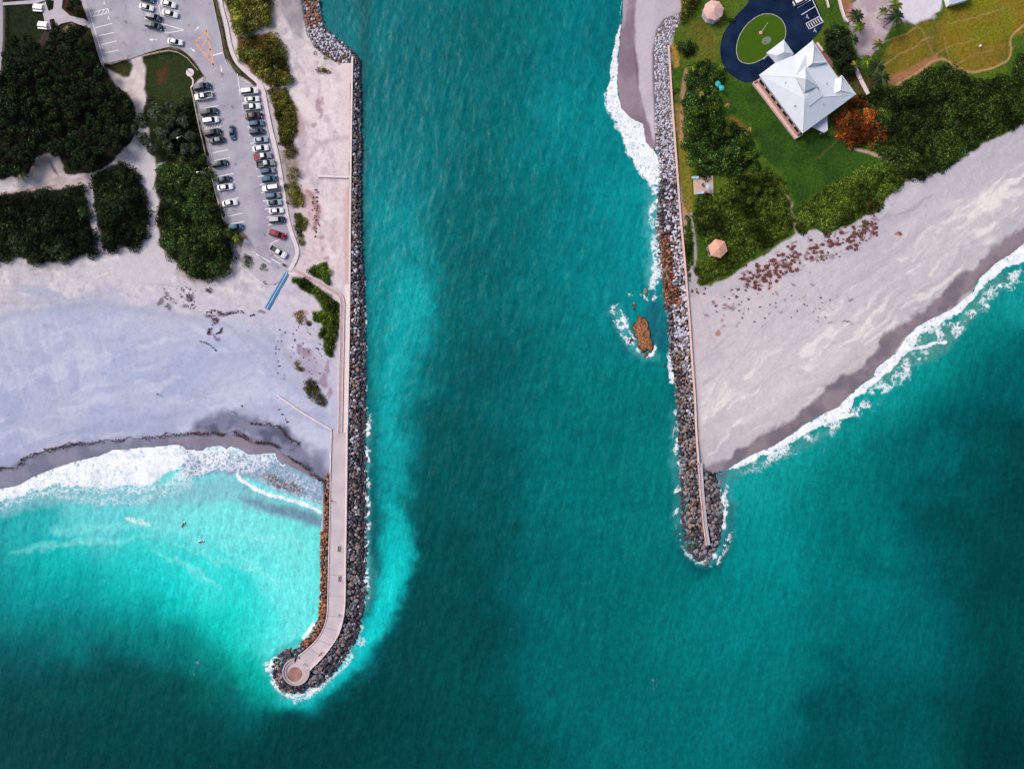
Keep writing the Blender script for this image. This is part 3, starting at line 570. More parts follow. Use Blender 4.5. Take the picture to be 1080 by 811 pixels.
# channel beach surf
foam([(657,-60),(655,20),(650,40),(645,60),(642,90),(639,105),(642,118),(650,130),(658,150),(665,165),(675,180),(685,195),(696,195),(697,180),(694,165),(684,150),(681,131),(665,123),(655,113),(651,92),(652,60),(655,30),(658,-60)], .92, 2.5, 2)
foam([(639,100),(643,118),(655,138),(664,160),(676,180),(686,196)], .6, 4, 3, line=6)
foam(smooth([(692,190),(691,215),(690,235),(691,255),(694,275),(692,290),(690,300)],False), .74, 5, 3, line=12, patch=5, lo=.3, hi=.55)
foam(smooth([(689,205),(687,235),(690,262),(690,285)],False), .6, 5, 3, line=6, patch=8, lo=.35)
foam(smooth([(695,300),(692,312),(684,316),(676,310)],False), .7, 4, 3, line=5, patch=5, lo=.42)
foam(smooth([(664,312),(669,322)],False), .6, 3, 2, line=4, patch=4, lo=.4)
foam(smooth([(650,326),(655,338),(660,352),(668,360)],False), .76, 6, 3, line=12, patch=5, lo=.35, hi=.6)
foam(smooth([(645,330),(652,345),(662,362)],False), .6, 4, 3, line=6, patch=4, lo=.45)
foam(smooth([(672,368),(678,374),(688,374),(691,366)],False), .85, 2.5, 1.5, line=4, patch=5, lo=.25, hi=.45)
foam(smooth([(708,368),(707,385),(709,402)],False), .8, 5, 2.5, line=7)
foam(smooth([(713,435),(717,450),(715,465),(713,475),(718,485),(720,500)],False), .78, 5, 2.5, line=8, patch=5, lo=.3, hi=.55)
foam(smooth([(716,520),(718,545),(721,565),(728,585),(740,593),(752,590),(760,578),(766,560),(766,535),(760,515)],False), .68, 7, 3, line=14, patch=6, lo=.42, hi=.64)
foam([(736,584),(742,582),(748,588),(742,596),(735,594)], .8, 3, 2)
foam(smooth([(756,512),(762,530),(765,545),(763,558)],False), .85, 3, 2, line=5, patch=7, lo=.35, hi=.55)
# right beach surf
foam([(765,496),(775,489),(800,476),(835,458),(850,446),(885,428),(905,408),(920,397),(925,387),(945,371),(955,356),(967,344),(985,334),(1003,326),(1025,308),(1032,294),(1050,277),(1080,256),(1140,214),(1150,235),(1080,276),(1060,284),(1045,296),(1030,310),(1014,330),(1000,338),(985,345),(972,352),(962,370),(948,382),(930,400),(915,412),(902,420),(895,438),(878,444),(858,453),(835,466),(805,481),(778,494)], .95, 3.5, 3)
foam(smooth([(1000,342),(978,360),(968,378),(948,398),(922,418),(907,434),(890,446),(860,458),(830,472),(800,486)],False), .66, 12, 5, line=18, patch=8, lo=.28)
foam(smooth([(1085,288),(1060,300),(1042,315),(1022,336),(1004,350)],False), .66, 12, 5, line=18, patch=8, lo=.28)
foam(smooth([(958,368),(975,366),(985,362),(997,361)],False), .85, 3, 1.5, line=4)
foam([(870,448),(885,441),(900,437)], .9, 3, 1.5, line=4)
foam([(782,500),(810,490),(840,476)], .35, 8, 4, line=9)
FO = np.clip(FO, 0, 1)

keep = land < 5
kf = keep[1:, :-1] | keep[1:, 1:] | keep[:-1, 1:] | keep[:-1, :-1]
ny, nx = X.shape; idx = np.arange(ny*nx).reshape(ny, nx)
F = np.stack([idx[1:, :-1], idx[1:, 1:], idx[:-1, 1:], idx[:-1, :-1]], -1)[kf]
used = np.zeros(ny*nx, bool); used[F.ravel()] = True
re = np.cumsum(used)-1; F = re[F]
# gentle real swell, fading to nothing at the shore
zz = WZ+(swell(100, 22, 7, 103, .5)*.6+(fbm(X, Y, 10, 105, 3)-.5)*.3)*sstep(0, 30, -land)+FO*.05*sstep(1, 8, -land)+.0*X
fz = (H-zz)/H*S
V = np.stack([(X-540)*fz, (405.5-Y)*fz, zz], -1).reshape(-1, 3)[used]
Ca = np.concatenate([C.reshape(-1, 3), np.ones((ny*nx, 1), np.float32)], 1)[used]
mw = bpy.data.materials.new('sea_water'); mw.use_nodes = True; nt = mw.node_tree; b = nt.nodes['Principled BSDF']
at = nd(nt, 'ShaderNodeAttribute', attribute_name='Col'); af = nd(nt, 'ShaderNodeAttribute', attribute_name='Foam'); ge = nd(nt, 'ShaderNodeNewGeometry')
def math_(op, a, b_=None, c=None, clamp=False):
    n = nd(nt, 'ShaderNodeMath', operation=op); n.use_clamp = clamp
    for i, v in enumerate((a, b_, c)):
        if v is None: continue
        if isinstance(v, (int, float)): n.inputs[i].default_value = v
        else: nt.links.new(v, n.inputs[i])
    return n.outputs[0]
def noise_(scale, det=5, rough=.6, vec=None, dist=0):
    n = nd(nt, 'ShaderNodeTexNoise'); n.inputs['Scale'].default_value = scale; n.inputs['Detail'].default_value = det; n.inputs['Roughness'].default_value = rough; n.inputs['Distortion'].default_value = dist
    nt.links.new(vec or ge.outputs['Position'], n.inputs['Vector']); return n.outputs['Fac']
mp = nd(nt, 'ShaderNodeMapping'); mp.inputs['Rotation'].default_value = (0, 0, math.radians(-14)); mp.inputs['Scale'].default_value = (1.0, .38, 1)
nt.links.new(ge.outputs['Position'], mp.inputs['Vector'])
rip = noise_(1.5, 5, .65, mp.outputs[0], .4)
fine = noise_(.9, 6, .7, None, .8)
nA = noise_(.75, 8, .72, None, 1.2)
vo = nd(nt, 'ShaderNodeTexVoronoi', feature='DISTANCE_TO_EDGE'); vo.inputs['Scale'].default_value = .8
nz = nd(nt, 'ShaderNodeTexNoise'); nz.inputs['Scale'].default_value = .8; nz.inputs['Detail'].default_value = 4; nt.links.new(ge.outputs['Position'], nz.inputs['Vector'])
vmx = nd(nt, 'ShaderNodeVectorMath', operation='MULTIPLY_ADD'); nt.links.new(nz.outputs['Color'], vmx.inputs[0]); vmx.inputs[1].default_value = (2.2, 2.2, 2.2); nt.links.new(ge.outputs['Position'], vmx.inputs[2])
nt.links.new(vmx.outputs[0], vo.inputs['Vector'])
web = math_('SUBTRACT', 1.0, math_('MULTIPLY', vo.outputs['Distance'], 2.6), clamp=True)
pat = math_('ADD', math_('MULTIPLY', nA, .72), math_('MULTIPLY', web, .28))
# foam where pattern > 1 - density (pattern mostly spans .35 - .85)
th = math_('MULTIPLY_ADD', af.outputs['Fac'], -.60, .90)
fm = nd(nt, 'ShaderNodeMapRange', interpolation_type='SMOOTHSTEP'); nt.links.new(math_('SUBTRACT', pat, th), fm.inputs['Value'])
fm.inputs['From Min'].default_value = -.18; fm.inputs['From Max'].default_value = .20
# a few wind-blown glints and whitecaps
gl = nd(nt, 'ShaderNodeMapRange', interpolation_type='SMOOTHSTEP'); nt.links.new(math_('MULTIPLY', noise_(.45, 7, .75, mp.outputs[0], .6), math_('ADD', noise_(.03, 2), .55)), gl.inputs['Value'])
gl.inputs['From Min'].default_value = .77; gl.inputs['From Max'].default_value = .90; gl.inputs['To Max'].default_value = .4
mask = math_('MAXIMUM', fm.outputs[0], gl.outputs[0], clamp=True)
rr = nd(nt, 'ShaderNodeMapRange'); nt.links.new(math_('ADD', math_('MULTIPLY', rip, .6), math_('MULTIPLY', fine, .4)), rr.inputs['Value'])
rr.inputs['From Min'].default_value = .3; rr.inputs['From Max'].default_value = .7; rr.inputs['To Min'].default_value = .68; rr.inputs['To Max'].default_value = 1.32
vm = nd(nt, 'ShaderNodeVectorMath', operation='SCALE'); nt.links.new(at.outputs['Color'], vm.inputs[0]); nt.links.new(rr.outputs[0], vm.inputs['Scale'])
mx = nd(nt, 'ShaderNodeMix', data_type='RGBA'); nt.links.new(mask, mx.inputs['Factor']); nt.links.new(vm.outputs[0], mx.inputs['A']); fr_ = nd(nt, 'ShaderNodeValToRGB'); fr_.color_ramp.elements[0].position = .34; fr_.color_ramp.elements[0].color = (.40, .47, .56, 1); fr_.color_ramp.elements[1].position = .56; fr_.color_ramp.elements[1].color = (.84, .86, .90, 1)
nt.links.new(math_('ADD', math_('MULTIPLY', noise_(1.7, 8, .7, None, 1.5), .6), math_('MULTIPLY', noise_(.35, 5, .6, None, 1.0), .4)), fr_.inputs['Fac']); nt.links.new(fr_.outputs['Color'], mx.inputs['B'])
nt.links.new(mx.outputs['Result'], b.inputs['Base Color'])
ro = math_('MULTIPLY_ADD', mask, .6, .22); nt.links.new(ro, b.inputs['Roughness']); b.inputs['IOR'].default_value = 1.33; b.inputs['Specular IOR Level'].default_value = .14
bp = nd(nt, 'ShaderNodeBump'); bp.inputs['Strength'].default_value = .5; bp.inputs['Distance'].default_value = .18
nt.links.new(math_('ADD', math_('ADD', rip, math_('MULTIPLY', fine, .5)), math_('MULTIPLY', mask, .5)), bp.inputs['Height']); nt.links.new(bp.outputs['Normal'], b.inputs['Normal'])
water = np_mesh('water', V, F, mw, {'Col': Ca, 'Foam': FO.ravel()[used]}, smooth=True)
tag(water, 'turquoise sea and inlet water with white surf', kind='structure')
LANDF = lambda x, y: float(max(sdist(np.array([x], np.float32), np.array([y], np.float32), LAND_L)[0], sdist(np.array([x], np.float32), np.array([y], np.float32), LAND_R)[0]))
# ================================================================== paving, walls, jetties
M = {}
M['lot'] = mat('worn_pale_asphalt', alb((168,165,180), .8), .95, .05, .22, .3, 9, coord='Object', spec=.15, col2=alb((190,186,198), .8))
M['concrete'] = mat('pale_concrete', alb((222,210,214), .8), .85, .08, .6, .15, 8)
M['concrete2'] = mat('weathered_concrete', alb((188,180,190), .8), .85, .10, .5, .15, 8)
M['cap'] = mat('white_wall_concrete', alb((232,216,216), .8), .8, .08, 1.0, .1, 8)
M['pinkcap'] = mat('pinkish_wall_concrete', alb((232,196,186), .8), .8, .10, .8, .1, 8)
M['white'] = mat('white_paint', (.78, .78, .80), .5, .05, 2)
M['line'] = mat('road_marking_white', (.74, .74, .77), .8, .12, 3)
M['orange_line'] = mat('faded_orange_marking', alb((226,166,138), .8), .85, .12, 1.5)
M['navy'] = mat('dark_sealed_asphalt', (.0035, .012, .040), .9, .3, .25, .1, 10, spec=.06, col2=(.010, .024, .062))
M['curb'] = mat('kerb_concrete', alb((196,188,190), .8), .85, .1, 1)
M['wood'] = mat('weathered_timber', alb((196,180,160), .8), .85, .15, 2)
M['darkwood'] = mat('dark_timber', alb((96,84,76), .8), .9, .15, 2)
M['joint'] = mat('deck_joint', alb((120,108,116), .8), .9)
M['dark'] = mat('dark_plastic', (.02, .02, .025), .6, .2, 2)

nt_ = M['lot'].node_tree; b_ = nt_.nodes['Principled BSDF']; src = b_.inputs['Base Color'].links[0].from_socket
tc_ = nd(nt_, 'ShaderNodeTexCoord'); prev = src
for sc_, lo_, hi_, dk in ((.55, .60, .72, (.58, .56, .56, 1)), (.12, .5, .68, (.88, .86, .90, 1)), (4.0, .45, .75, (.90, .90, .90, 1))):
    nn_ = nd(nt_, 'ShaderNodeTexNoise'); nn_.inputs['Scale'].default_value = sc_; nn_.inputs['Detail'].default_value = 6; nt_.links.new(tc_.outputs['Object'], nn_.inputs['Vector'])
    mr_ = nd(nt_, 'ShaderNodeMapRange'); mr_.inputs['From Min'].default_value = lo_; mr_.inputs['From Max'].default_value = hi_; nt_.links.new(nn_.outputs['Fac'], mr_.inputs['Value'])
    mm_ = nd(nt_, 'ShaderNodeMix', data_type='RGBA', blend_type='MULTIPLY'); nt_.links.new(mr_.outputs[0], mm_.inputs['Factor']); nt_.links.new(prev, mm_.inputs['A']); mm_.inputs['B'].default_value = dk; prev = mm_.outputs['Result']
nt_.links.new(prev, b_.inputs['Base Color'])
lot = slab('parking_lot', smooth(LOT, n=3), .02, .3, M['lot']); tag(lot, 'worn pale asphalt car park', kind='structure')
walk = ribbon('walkway', smooth(WALK, False, 4), 4.2, .10, -.3, M['concrete']); tag(walk, 'white concrete footpath beside the car park', kind='structure')
apron = slab('pavement', smooth([(258,252),(268,262),(278,272),(291,280),(303,284),(300,293),(288,300),(274,296),(262,285),(255,270)]), .012, .3, M['concrete2']); tag(apron, 'concrete apron at the lower end of the car park', kind='structure')
side = slab('pavement', [(86,-30),(96,28),(109,67),(112,78),(106,66),(101,50),(97,35),(92,19),(84,-2),(82,-30)], .10, .3, M['concrete2']); tag(side, 'narrow pavement left of the car park', kind='structure')
p0 = slab('pavement', [(3,3),(40,0),(57,-10),(64,-30),(66,0),(65,9),(74,17),(88,20),(98,26),(94,30),(75,23),(65,25),(60,28),(57,20),(52,21),(54,31),(49,32),(45,14),(42,5),(48,2),(51,12),(56,10),(57,1),(50,0),(38,4),(3,6)], .06, .3, M['concrete2']); tag(p0, 'branching concrete footpath with picnic pads', kind='structure')

mk = MB()
def line(a, b, w=.72, z=.028, mb=None): ribbon_mb(mb or mk, [a, b], w, z, z-.02)
for x, y in [(227.8,103.1),(230,111.6),(231.4,120.5),(233.8,129.4),(237,141.4),(238.2,149.6),(240,158.2),(242.3,166.4),(243.9,174.7),(246,183),(247.6,191.8),(249.6,200.3),(251.8,208.7),(254,216.8),(256,225),(257.8,233.6)]:
    line((x-15.5, y+3.3), (x, y))
for y in [100.8,109.3,117.5,126,134.5,143,151.6,160.4,169.2,178,186.5,195,203.6,212.3,221,229.4,237.4]:
    x = 253.5+(y-100.8)*.213; line((x, y), (x+16, y-2.6))
line((250.2,78),(253.4,101)); line((253.4,101),(269,98))
for a, b in [((100.5,29.6),(118.5,25)),((104.2,38.1),(120.2,34.7)),((106.5,47.7),(123.1,43.5)),((108.8,56.7),(125,53)),((91,2),(110,66)),((91,-2),(109,-6)),
             ((164.5,-4),(174.7,35.2)),((152,19.4),(168.5,23.4)),((153.5,29),(174.7,35.2)),((161,3.4),(189,12.4)),((171.5,17),(191,22.2)),((174.7,35.2),(194.5,32.2)),((170.5,25.2),(194.5,32.2)),((147,-2),(166,3.4)),((148,-4),(166,-9)),
             ((286,273),(296,279)),((289,269),(299,275)),((270,268),(286,277)),((284,258),(300,250))]: line(a, b)
for q in ([(95.4,13.9),(113.9,9.3),(114.8,13.9),(96.3,18.2),(95.4,13.9)],):
    for a, b in zip(q, q[1:]): line(a, b, .6)
for k in range(4): line((98.5+k*4.2,17.3-k*1.0), (101.5+k*4.2,12.5-k*1.0), .7)
for k in range(6): line((217+k*2.9,136.6-k*.6), (219.6+k*2.9,131.6-k*.6), .9)
line((216,137.5),(235,133.5),.5); line((218,132),(233.5,129.4),.5)
line((224.4,58.8),(234.6,56),1.2)
def arrow(c, ang, L=6.5, mb=None):
    a = math.radians(ang); d = Vector((math.cos(a), math.sin(a))); n = Vector((-d.y, d.x)); c = Vector(c)
    pts = [c-d*L/2+n*.35, c+n*.35, c+n*1.2, c+d*L/2, c-n*1.2, c-n*.35, c-d*L/2-n*.35]
    mb = mb or mk; vs = [P(p.x, p.y, .030) for p in pts]; mb.add(vs, [tuple(range(7))[::-1]])
arrow((161.2,42.2), 180, 9); arrow((208,30.4), -52); arrow((203.4,53), 38); arrow((233.4,73), 82, 8)
def isa(c, mb, s=1.0):
    x, y = c
    ribbon_mb(mb, [(x-.2*s,y-1.8*s),(x-.2*s,y),(x+1.3*s,y+.2*s),(x+1.8*s,y+1.6*s)], .5*s, .030, .01)
    t = [(x-.1*s+1.4*s*math.cos(q), y+.7*s+1.4*s*math.sin(q)) for q in [math.radians(v) for v in range(-200, 31, 23)]]
    ribbon_mb(mb, t, .4*s, .030, .01); mb.add([P(x-.2*s+.6*s*math.cos(k*.785), y-2.4*s+.6*s*math.sin(k*.785), .030) for k in range(8)], [tuple(range(8))[::-1]])
isa((114.5,20.2), mk, .9); isa((110,4.5), mk, .9)
marks = mk.build('road_markings', M['line']); tag(marks, 'white bay lines and arrows painted on the car park', kind='structure')
mo = MB()
for a, b in [((218,32.6),(205.8,45.4)),((205.8,45.4),(225.2,69)),((218,32.6),(225.2,69)),((212.5,49.2),(219.6,41.2)),((217.5,58),(222,52))]: line(a, b, 1.7, .028, mo)
om = mo.build('road_markings', M['orange_line']); tag(om, 'faded orange hatched wedge painted at the car park bend', kind='structure')
# kerbs
kb = MB()
ribbon_mb(kb, smooth([(110,67),(135,62.4),(152,56.5),(178,49.5),(190,51.5),(203,62),(212,75),(216,84),(204,91)], False, 4), .6, .14, -.1)
ribbon_mb(kb, smooth([(204.5,91),(207,103),(213,131),(221,163),(230,197),(238,226),(242,242)], False, 3), .5, .14, -.1)
ribbon_mb(kb, smooth([(220,-30),(224,0),(232,36),(237,62),(248,79),(268,92)], False, 4), .6, .14, -.1)
ribbon_mb(kb, smooth([(256,241),(262,250),(267,262),(276,272)], False, 4), .5, .14, -.1)
kb.build('kerb', M['curb']); tag(bpy.data.objects['kerb'], 'pale concrete kerb round the car park', kind='structure')

drive = slab('driveway', smooth(DRIVE_OUT, n=3), .02, .3, M['navy']); tag(drive, 'dark blue black driveway loop in front of the house', kind='structure')
M['lawn'] = mat('mown_lawn', alb((86,114,24), .78), .95, .25, .6, .4, 14, col2=alb((62,98,26), .78), coord='Object', spec=.06)
isl = slab('lawn_island', smooth(DRIVE_IN, n=4), .10, .2, M['lawn']); tag(isl, 'oval lawn inside the driveway loop', kind='structure')
ik = MB(); ribbon_mb(ik, smooth(DRIVE_IN, n=4)+[smooth(DRIVE_IN, n=4)[0]], .5, .13, -.05); o = ik.build('kerb', M['curb']); tag(o, 'kerb round the oval lawn in the driveway loop', kind='structure')
dm = MB()
for a, b in [((838,-12),(857,-8)),((841,8.8),(855,0.5)),((845.2,16),(860,7)),((856,-2),(865,18)),((850,25.2),(864.6,17.4)),((864.6,17.4),(868.3,23.4)),((868.3,23.4),(853.4,31)),((853.4,31),(850,25.2))]: line(a, b, .6, .030, dm)
for k in range(6): line((852.6+k*2.4,25.2-k*1.3), (855+k*2.4,29.0-k*1.3), .75, .030, dm)
isa((851.4,18.6), dm, .9); isa((859.4,33), dm, .9)
o = dm.build('road_markings', M['line']); tag(o, 'white bays and hatching painted on the dark driveway', kind='structure')

# --- left sea wall (white cap) and boardwalk, groins
wl = thing('sea_wall', 'long white capped sea wall on the channel side of the left beach', 'sea wall', P(370, 250, 0))
def part(mb_fn_obj, parent):
    mb_fn_obj.parent = parent; mb_fn_obj.matrix_parent_inverse = Matrix.Translation(parent.location).inverted() if parent.rotation_euler.z == 0 else parent.matrix_basis.inverted()
    return mb_fn_obj
part(ribbon('wall_cap', WALL_L[:12], 2.0, .45, .25, M['cap']), wl)
part(ribbon('wall_face', WALL_L[:12], 1.3, .25, -3, M['concrete2']), wl)
bw = thing('boardwalk', 'pinkish brown paved boardwalk bending along the left sea wall', 'boardwalk', P(340, 300, 0))
BD = smooth(BOARD, False, 4)
M['brick'] = mat('pinkish_pavers', alb((186,158,162), .8), .9, .12, 1.5, .1, 10, col2=alb((200,176,178), .8))
part(ribbon('deck', BD, 3.2, .30, -.3, M['brick']), bw)
part(ribbon('edge_rail', BD, .7, .42, -.3, M['cap'], off=2.0), bw); part(ribbon('edge_rail', BD, .7, .42, -.3, M['cap'], off=-2.0), bw)
strip = ribbon('path', [(365.6,300),(364.7,380),(363.7,456)], 4.0, .08, -.3, M['cap']); tag(strip, 'white concrete strip between boardwalk and sea wall', kind='structure')
g = ribbon('groin_wall', [(335.5,186),(369,187)], 1.8, .35, -.5, M['cap']); tag(g, 'short white wall running straight out from the left sea wall', 'low wall')
g = ribbon('groin_wall', [(292.5,417),(318,435),(349.5,453.5)], 1.5, .35, -.8, M['cap']); tag(g, 'slanting white low wall across the left beach', 'low wall')
g = ribbon('retaining_wall', [(349.6,454),(348.8,480),(348.2,506)], .8, .45, -3, M['cap']); tag(g, 'thin white retaining wall where the left jetty leaves the beach', 'low wall')
# --- left jetty
jt = thing('fishing_jetty', 'long concrete jetty with a hooked end and round lookout', 'jetty', P(356, 560, 0))
right = [(363.4+(WALL_L[9][0]-365.5), 456)]+[(x-.6, y) for x, y in WALL_L[8:]]
right = [(366,456),(364.9,500),(364.1,560),(363.4,600),(363.1,632),(361.4,650),(357,666.5),(349.5,679.5),(339.6,692.4),(327,705)]
plx = smooth(PROM_L, False, 3)+[(311,701),(316,709),(323,707)]+smooth(right, False, 3)[::-1]
M['jetty'] = mat('jetty_slab', alb((196,184,194), .8), .85, .10, .25, .12, 6, col2=alb((214,200,204), .8))
part(slab('walking_deck', plx, .12, 3.5, M['jetty']), jt)
part(ribbon('parapet', smooth(WALL_L[8:], False, 3)+[(326.6,706.5)], 1.3, .75, -.5, M['cap']), jt)
part(ribbon('kerb_edge', smooth(PROM_L[1:], False, 3)+[(315,690.5)], .8, .35, -.5, M['cap']), jt)
for a, b in [((346.6,606),(363.4,606.4)),((345.8,628),(363,629)),((344.2,649),(361.6,651)),((341,662),(357.6,665)),((333.5,674.5),(349,680)),((325.5,682.5),(339,692.5))]: part(ribbon('expansion_joint', [a, b], .3, .128, .1, M['joint']), jt)
M['joint2'] = mat('dark_joint', alb((120,108,116), .8), .9)

# round lookout
def ring(mb, c, r0, r1, a0, a1, z0, z1, n=48, mi=None):
    pts = []
    C0 = P(c[0], c[1], z1); vs = []; fs = []
    for k in range(n+1):
        a = math.radians(a0+(a1-a0)*k/n)
        for r, z in ((r0, z0), (r1, z0), (r1, z1), (r0, z1)):
            vs.append((C0.x+r*S*math.cos(a), C0.y+r*S*math.sin(a), z))
    for k in range(n):
        b = 4*k
        for j in range(4): fs.append((b+j, b+(j+1) % 4, b+4+(j+1) % 4, b+4+j))
    fs += [(0, 3, 2, 1), (4*n, 4*n+1, 4*n+2, 4*n+3)]
    mb.add(vs, fs, mi)
m1 = MB(); ring(m1, (312,708.6), 10.2, 14.0, 98, 366, -3, .45); part(m1.build('lookout_bench', mat('lookout_concrete', alb((190,170,168), .8), .85, .1, .8, .1, 8)), jt)
m2 = MB(); ring(m2, (312,708.6), 13.1, 14.3, 96, 372, -3, .80); part(m2.build('lookout_parapet', M['concrete2']), jt)
part(slab('lookout_deck', [(312+10.5*math.cos(a), 708.6+10.5*math.sin(a)) for a in [math.radians(k*10) for k in range(36)]], .135, 2.5, M['jetty']), jt)
m3 = MB(); c0 = P(311.2, 710.6, .06); m3.disc(c0, 7.6*S, -2.0, .16, 40); part(m3.build('lookout_floor', mat('stained_brown_floor', alb((150,104,96), .8), .9, .16, .5, .1, 8, col2=alb((176,134,124), .8))), jt)
# --- right sea wall
wr = thing('sea_wall', 'thin pinkish white sea wall running down the right bank', 'sea wall', P(722, 250, 0))
WR = smooth(WALL_R, False, 3)
part(ribbon('wall_cap', WR[:40], 2.0, .6, .4, M['pinkcap']), wr); part(ribbon('wall_face', WR[:40], 1.2, .4, -3, M['concrete2']), wr)
rj = thing('jetty_walkway', 'narrow concrete walkway with kerbs out on the right rock jetty', 'jetty', P(741, 530, 0))
JR = [(738.6,488),(740.6,520),(744.2,556),(747,575)]
part(ribbon('deck', JR, 3.6, .25, -3, M['concrete2']), rj); part(ribbon('kerb_edge', JR, .9, .6, -.5, M['pinkcap'], off=-1.9), rj); part(ribbon('kerb_edge', JR, .6, .45, -.5, M['concrete2'], off=1.9), rj)

# ------------------------------------------------------------------ rock armour
def rock_verts(seed):
    bm = bmesh.new(); bmesh.ops.create_icosphere(bm, subdivisions=2, radius=1); r = random.Random(seed)
    planes = [(Vector((r.gauss(0, 1), r.gauss(0, 1), r.gauss(0, .8))).normalized(), r.uniform(.46, .78)) for _ in range(8)]
    planes.append((Vector((r.uniform(-.25, .25), r.uniform(-.25, .25), 1)).normalized(), r.uniform(.55, .75)))
    sx, sy, sz = r.uniform(1.1, 1.5), r.uniform(.85, 1.2), r.uniform(.85, 1.15)
    for v in bm.verts:
        for n, d in planes:
            k = v.co.dot(n)
            if k > d: v.co -= n*(k-d)*.98
        v.co = Vector((v.co.x*sx, v.co.y*sy, v.co.z*sz))*(1+r.uniform(-.012, .012))
    V = np.array([v.co for v in bm.verts], np.float32); F = np.array([[v.index for v in f.verts] for f in bm.faces], np.int32); bm.free(); return V, F
def rockmat(name, c, c2):
    return mat(name, alb(c, .8), .85, .15, 1.3, .6, 3.5, col2=alb(c2, .8), coord='Object')
RM = {'grey': rockmat('grey_stone', (96,90,98), (160,154,162)), 'tan': rockmat('tan_stone', (118,98,90), (170,146,132)), 'dark': rockmat('wet_dark_stone', (44,42,50), (84,80,92)),
      'white': rockmat('pale_limestone', (176,172,190), (226,222,234)), 'orange': rockmat('rust_orange_stone', (128,78,54), (190,126,92)), 'rust': rockmat('rust_brown_stone', (84,52,40), (132,84,62))}
RV = [rock_verts(100+i) for i in range(8)]
rocks = []   # x, y, z, r, rot, tilt, variant, colour, zone
cells = {}
def try_rock(x, y, r, z, colr, zone, gap=.74):
    key = (int(x//6), int(y//6))
    for i in (-1, 0, 1):
        for j in (-1, 0, 1):
            for (a, b, c) in cells.get((key[0]+i, key[1]+j), ()):
                if (a-x)**2+(b-y)**2 < ((c+r)*gap)**2: return False
    cells.setdefault(key, []).append((x, y, r))
    rocks.append((x, y, z, r, rnd.uniform(0, 6.28), rnd.uniform(-.3, .3), rnd.randrange(8), colr, zone)); return True
def pick(ws):
    t = rnd.random()*sum(w for _, w in ws)
    for c, w in ws:
        t -= w
        if t <= 0: return c
    return ws[-1][0]
def zband(d): return .0-.055*d
WLx = lambda y: np.interp(y, [p[1] for p in WALL_L], [p[0] for p in WALL_L])
WRx = lambda y: np.interp(y, [p[1] for p in WALL_R], [p[0] for p in WALL_R])
for _ in range(14000):      # channel side of the left wall, straight run
    y = rnd.uniform(62, 640); w = np.interp(y, [60, 120, 250, 320, 400, 520, 640], [6, 8, 10, 14, 16, 19, 21]); d = 1.8+rnd.random()*w
    big = np.interp(y, [60, 250, 450, 640], [1.45, 1.9, 2.3, 2.6]); r = big*rnd.uniform(.5, 1.15)
    x = WLx(y)+d+.2
    wet = d > w*.72
    c = pick([('dark', 6), ('grey', 1)]) if wet else pick([('grey', 4), ('tan', 2 if y > 280 else 3), ('white', 2.2 if y < 470 else .4), ('dark', 3), ('rust', .3)])
    try_rock(x, y, r, zband(d)-.15*wet, c, 'left jetty')
hook = [(363.5,636),(362,650),(357.5,667),(350,680),(340,693),(328,706)]
for _ in range(3500):
    i = rnd.randrange(5); t = rnd.random(); a, b = Vector(hook[i]), Vector(hook[i+1]); p = a+(b-a)*t; n = Vector(((b-a).y, -(b-a).x)).normalized()
    if n.x < 0: n = -n
    d = 2+rnd.random()*17; q = p+n*d
    try_rock(q.x, q.y, rnd.uniform(1.6, 2.9), zband(d), pick([('dark', 6), ('grey', 1)]) if d > 12 else pick([('grey', 5), ('tan', 2), ('dark', 2.5)]), 'left jetty')
for _ in range(2500):
    a = rnd.uniform(math.radians(60), math.radians(285)); d = rnd.uniform(1, 9 if a > 1.9 else 8); r0 = 14.6+d
    x = 312+r0*math.cos(a)*1.0; y = 708.6+r0*math.sin(a)*.98
    if y < 690 and x > 306: continue
    try_rock(x, y, rnd.uniform(1.6, 2.7), zband(d*1.5), pick([('dark', 5), ('grey', 2), ('tan', 1)]), 'jetty head')
PL = [(349,500),(347.8,520),(347,560),(346,600),(345.3,635),(343,655),(335,673),(322,685),(313,690)]
for _ in range(4000):      # rust coloured stones on the bay side
    i = rnd.randrange(8); t = rnd.random(); a, b = Vector(PL[i]), Vector(PL[i+1]); p = a+(b-a)*t; n = Vector((-(b-a).y, (b-a).x)).normalized()
    if n.x > 0: n = -n
    w = 7 if 1 < i < 7 else 4
    if p.y < 520: w = 3
    d = 1.2+rnd.random()*w; q = p+n*d
    dk = i == 7
    try_rock(q.x, q.y, rnd.uniform(1.1, 2.0), .1-.11*d, pick([('dark', 4), ('grey', 1)]) if dk else pick([('orange', 5), ('rust', 4), ('tan', 2)]), 'bay side')
for _ in range(1500):
    x = rnd.uniform(318, 342); y = rnd.uniform(700, 724); dd = math.hypot(x-312, y-708.6)
    if dd < 15.6 or dd > 27 or x+y < 1031: continue
    try_rock(x, y, rnd.uniform(1.6, 2.7), -.1-.045*(dd-14), pick([('dark', 4), ('grey', 3), ('tan', 1)]), 'jetty head')
for _ in range(900):       # dark heap left of the lookout
    x = rnd.uniform(288, 318); y = rnd.uniform(682, 712)
    dd = math.hypot(x-312, y-708.6)
    if dd < 15.6 or dd > 26 or (x-y) > -378: continue
    try_rock(x, y, rnd.uniform(1.5, 2.4), -.55-.05*(dd-14), pick([('dark', 5), ('grey', 2)]), 'jetty head')
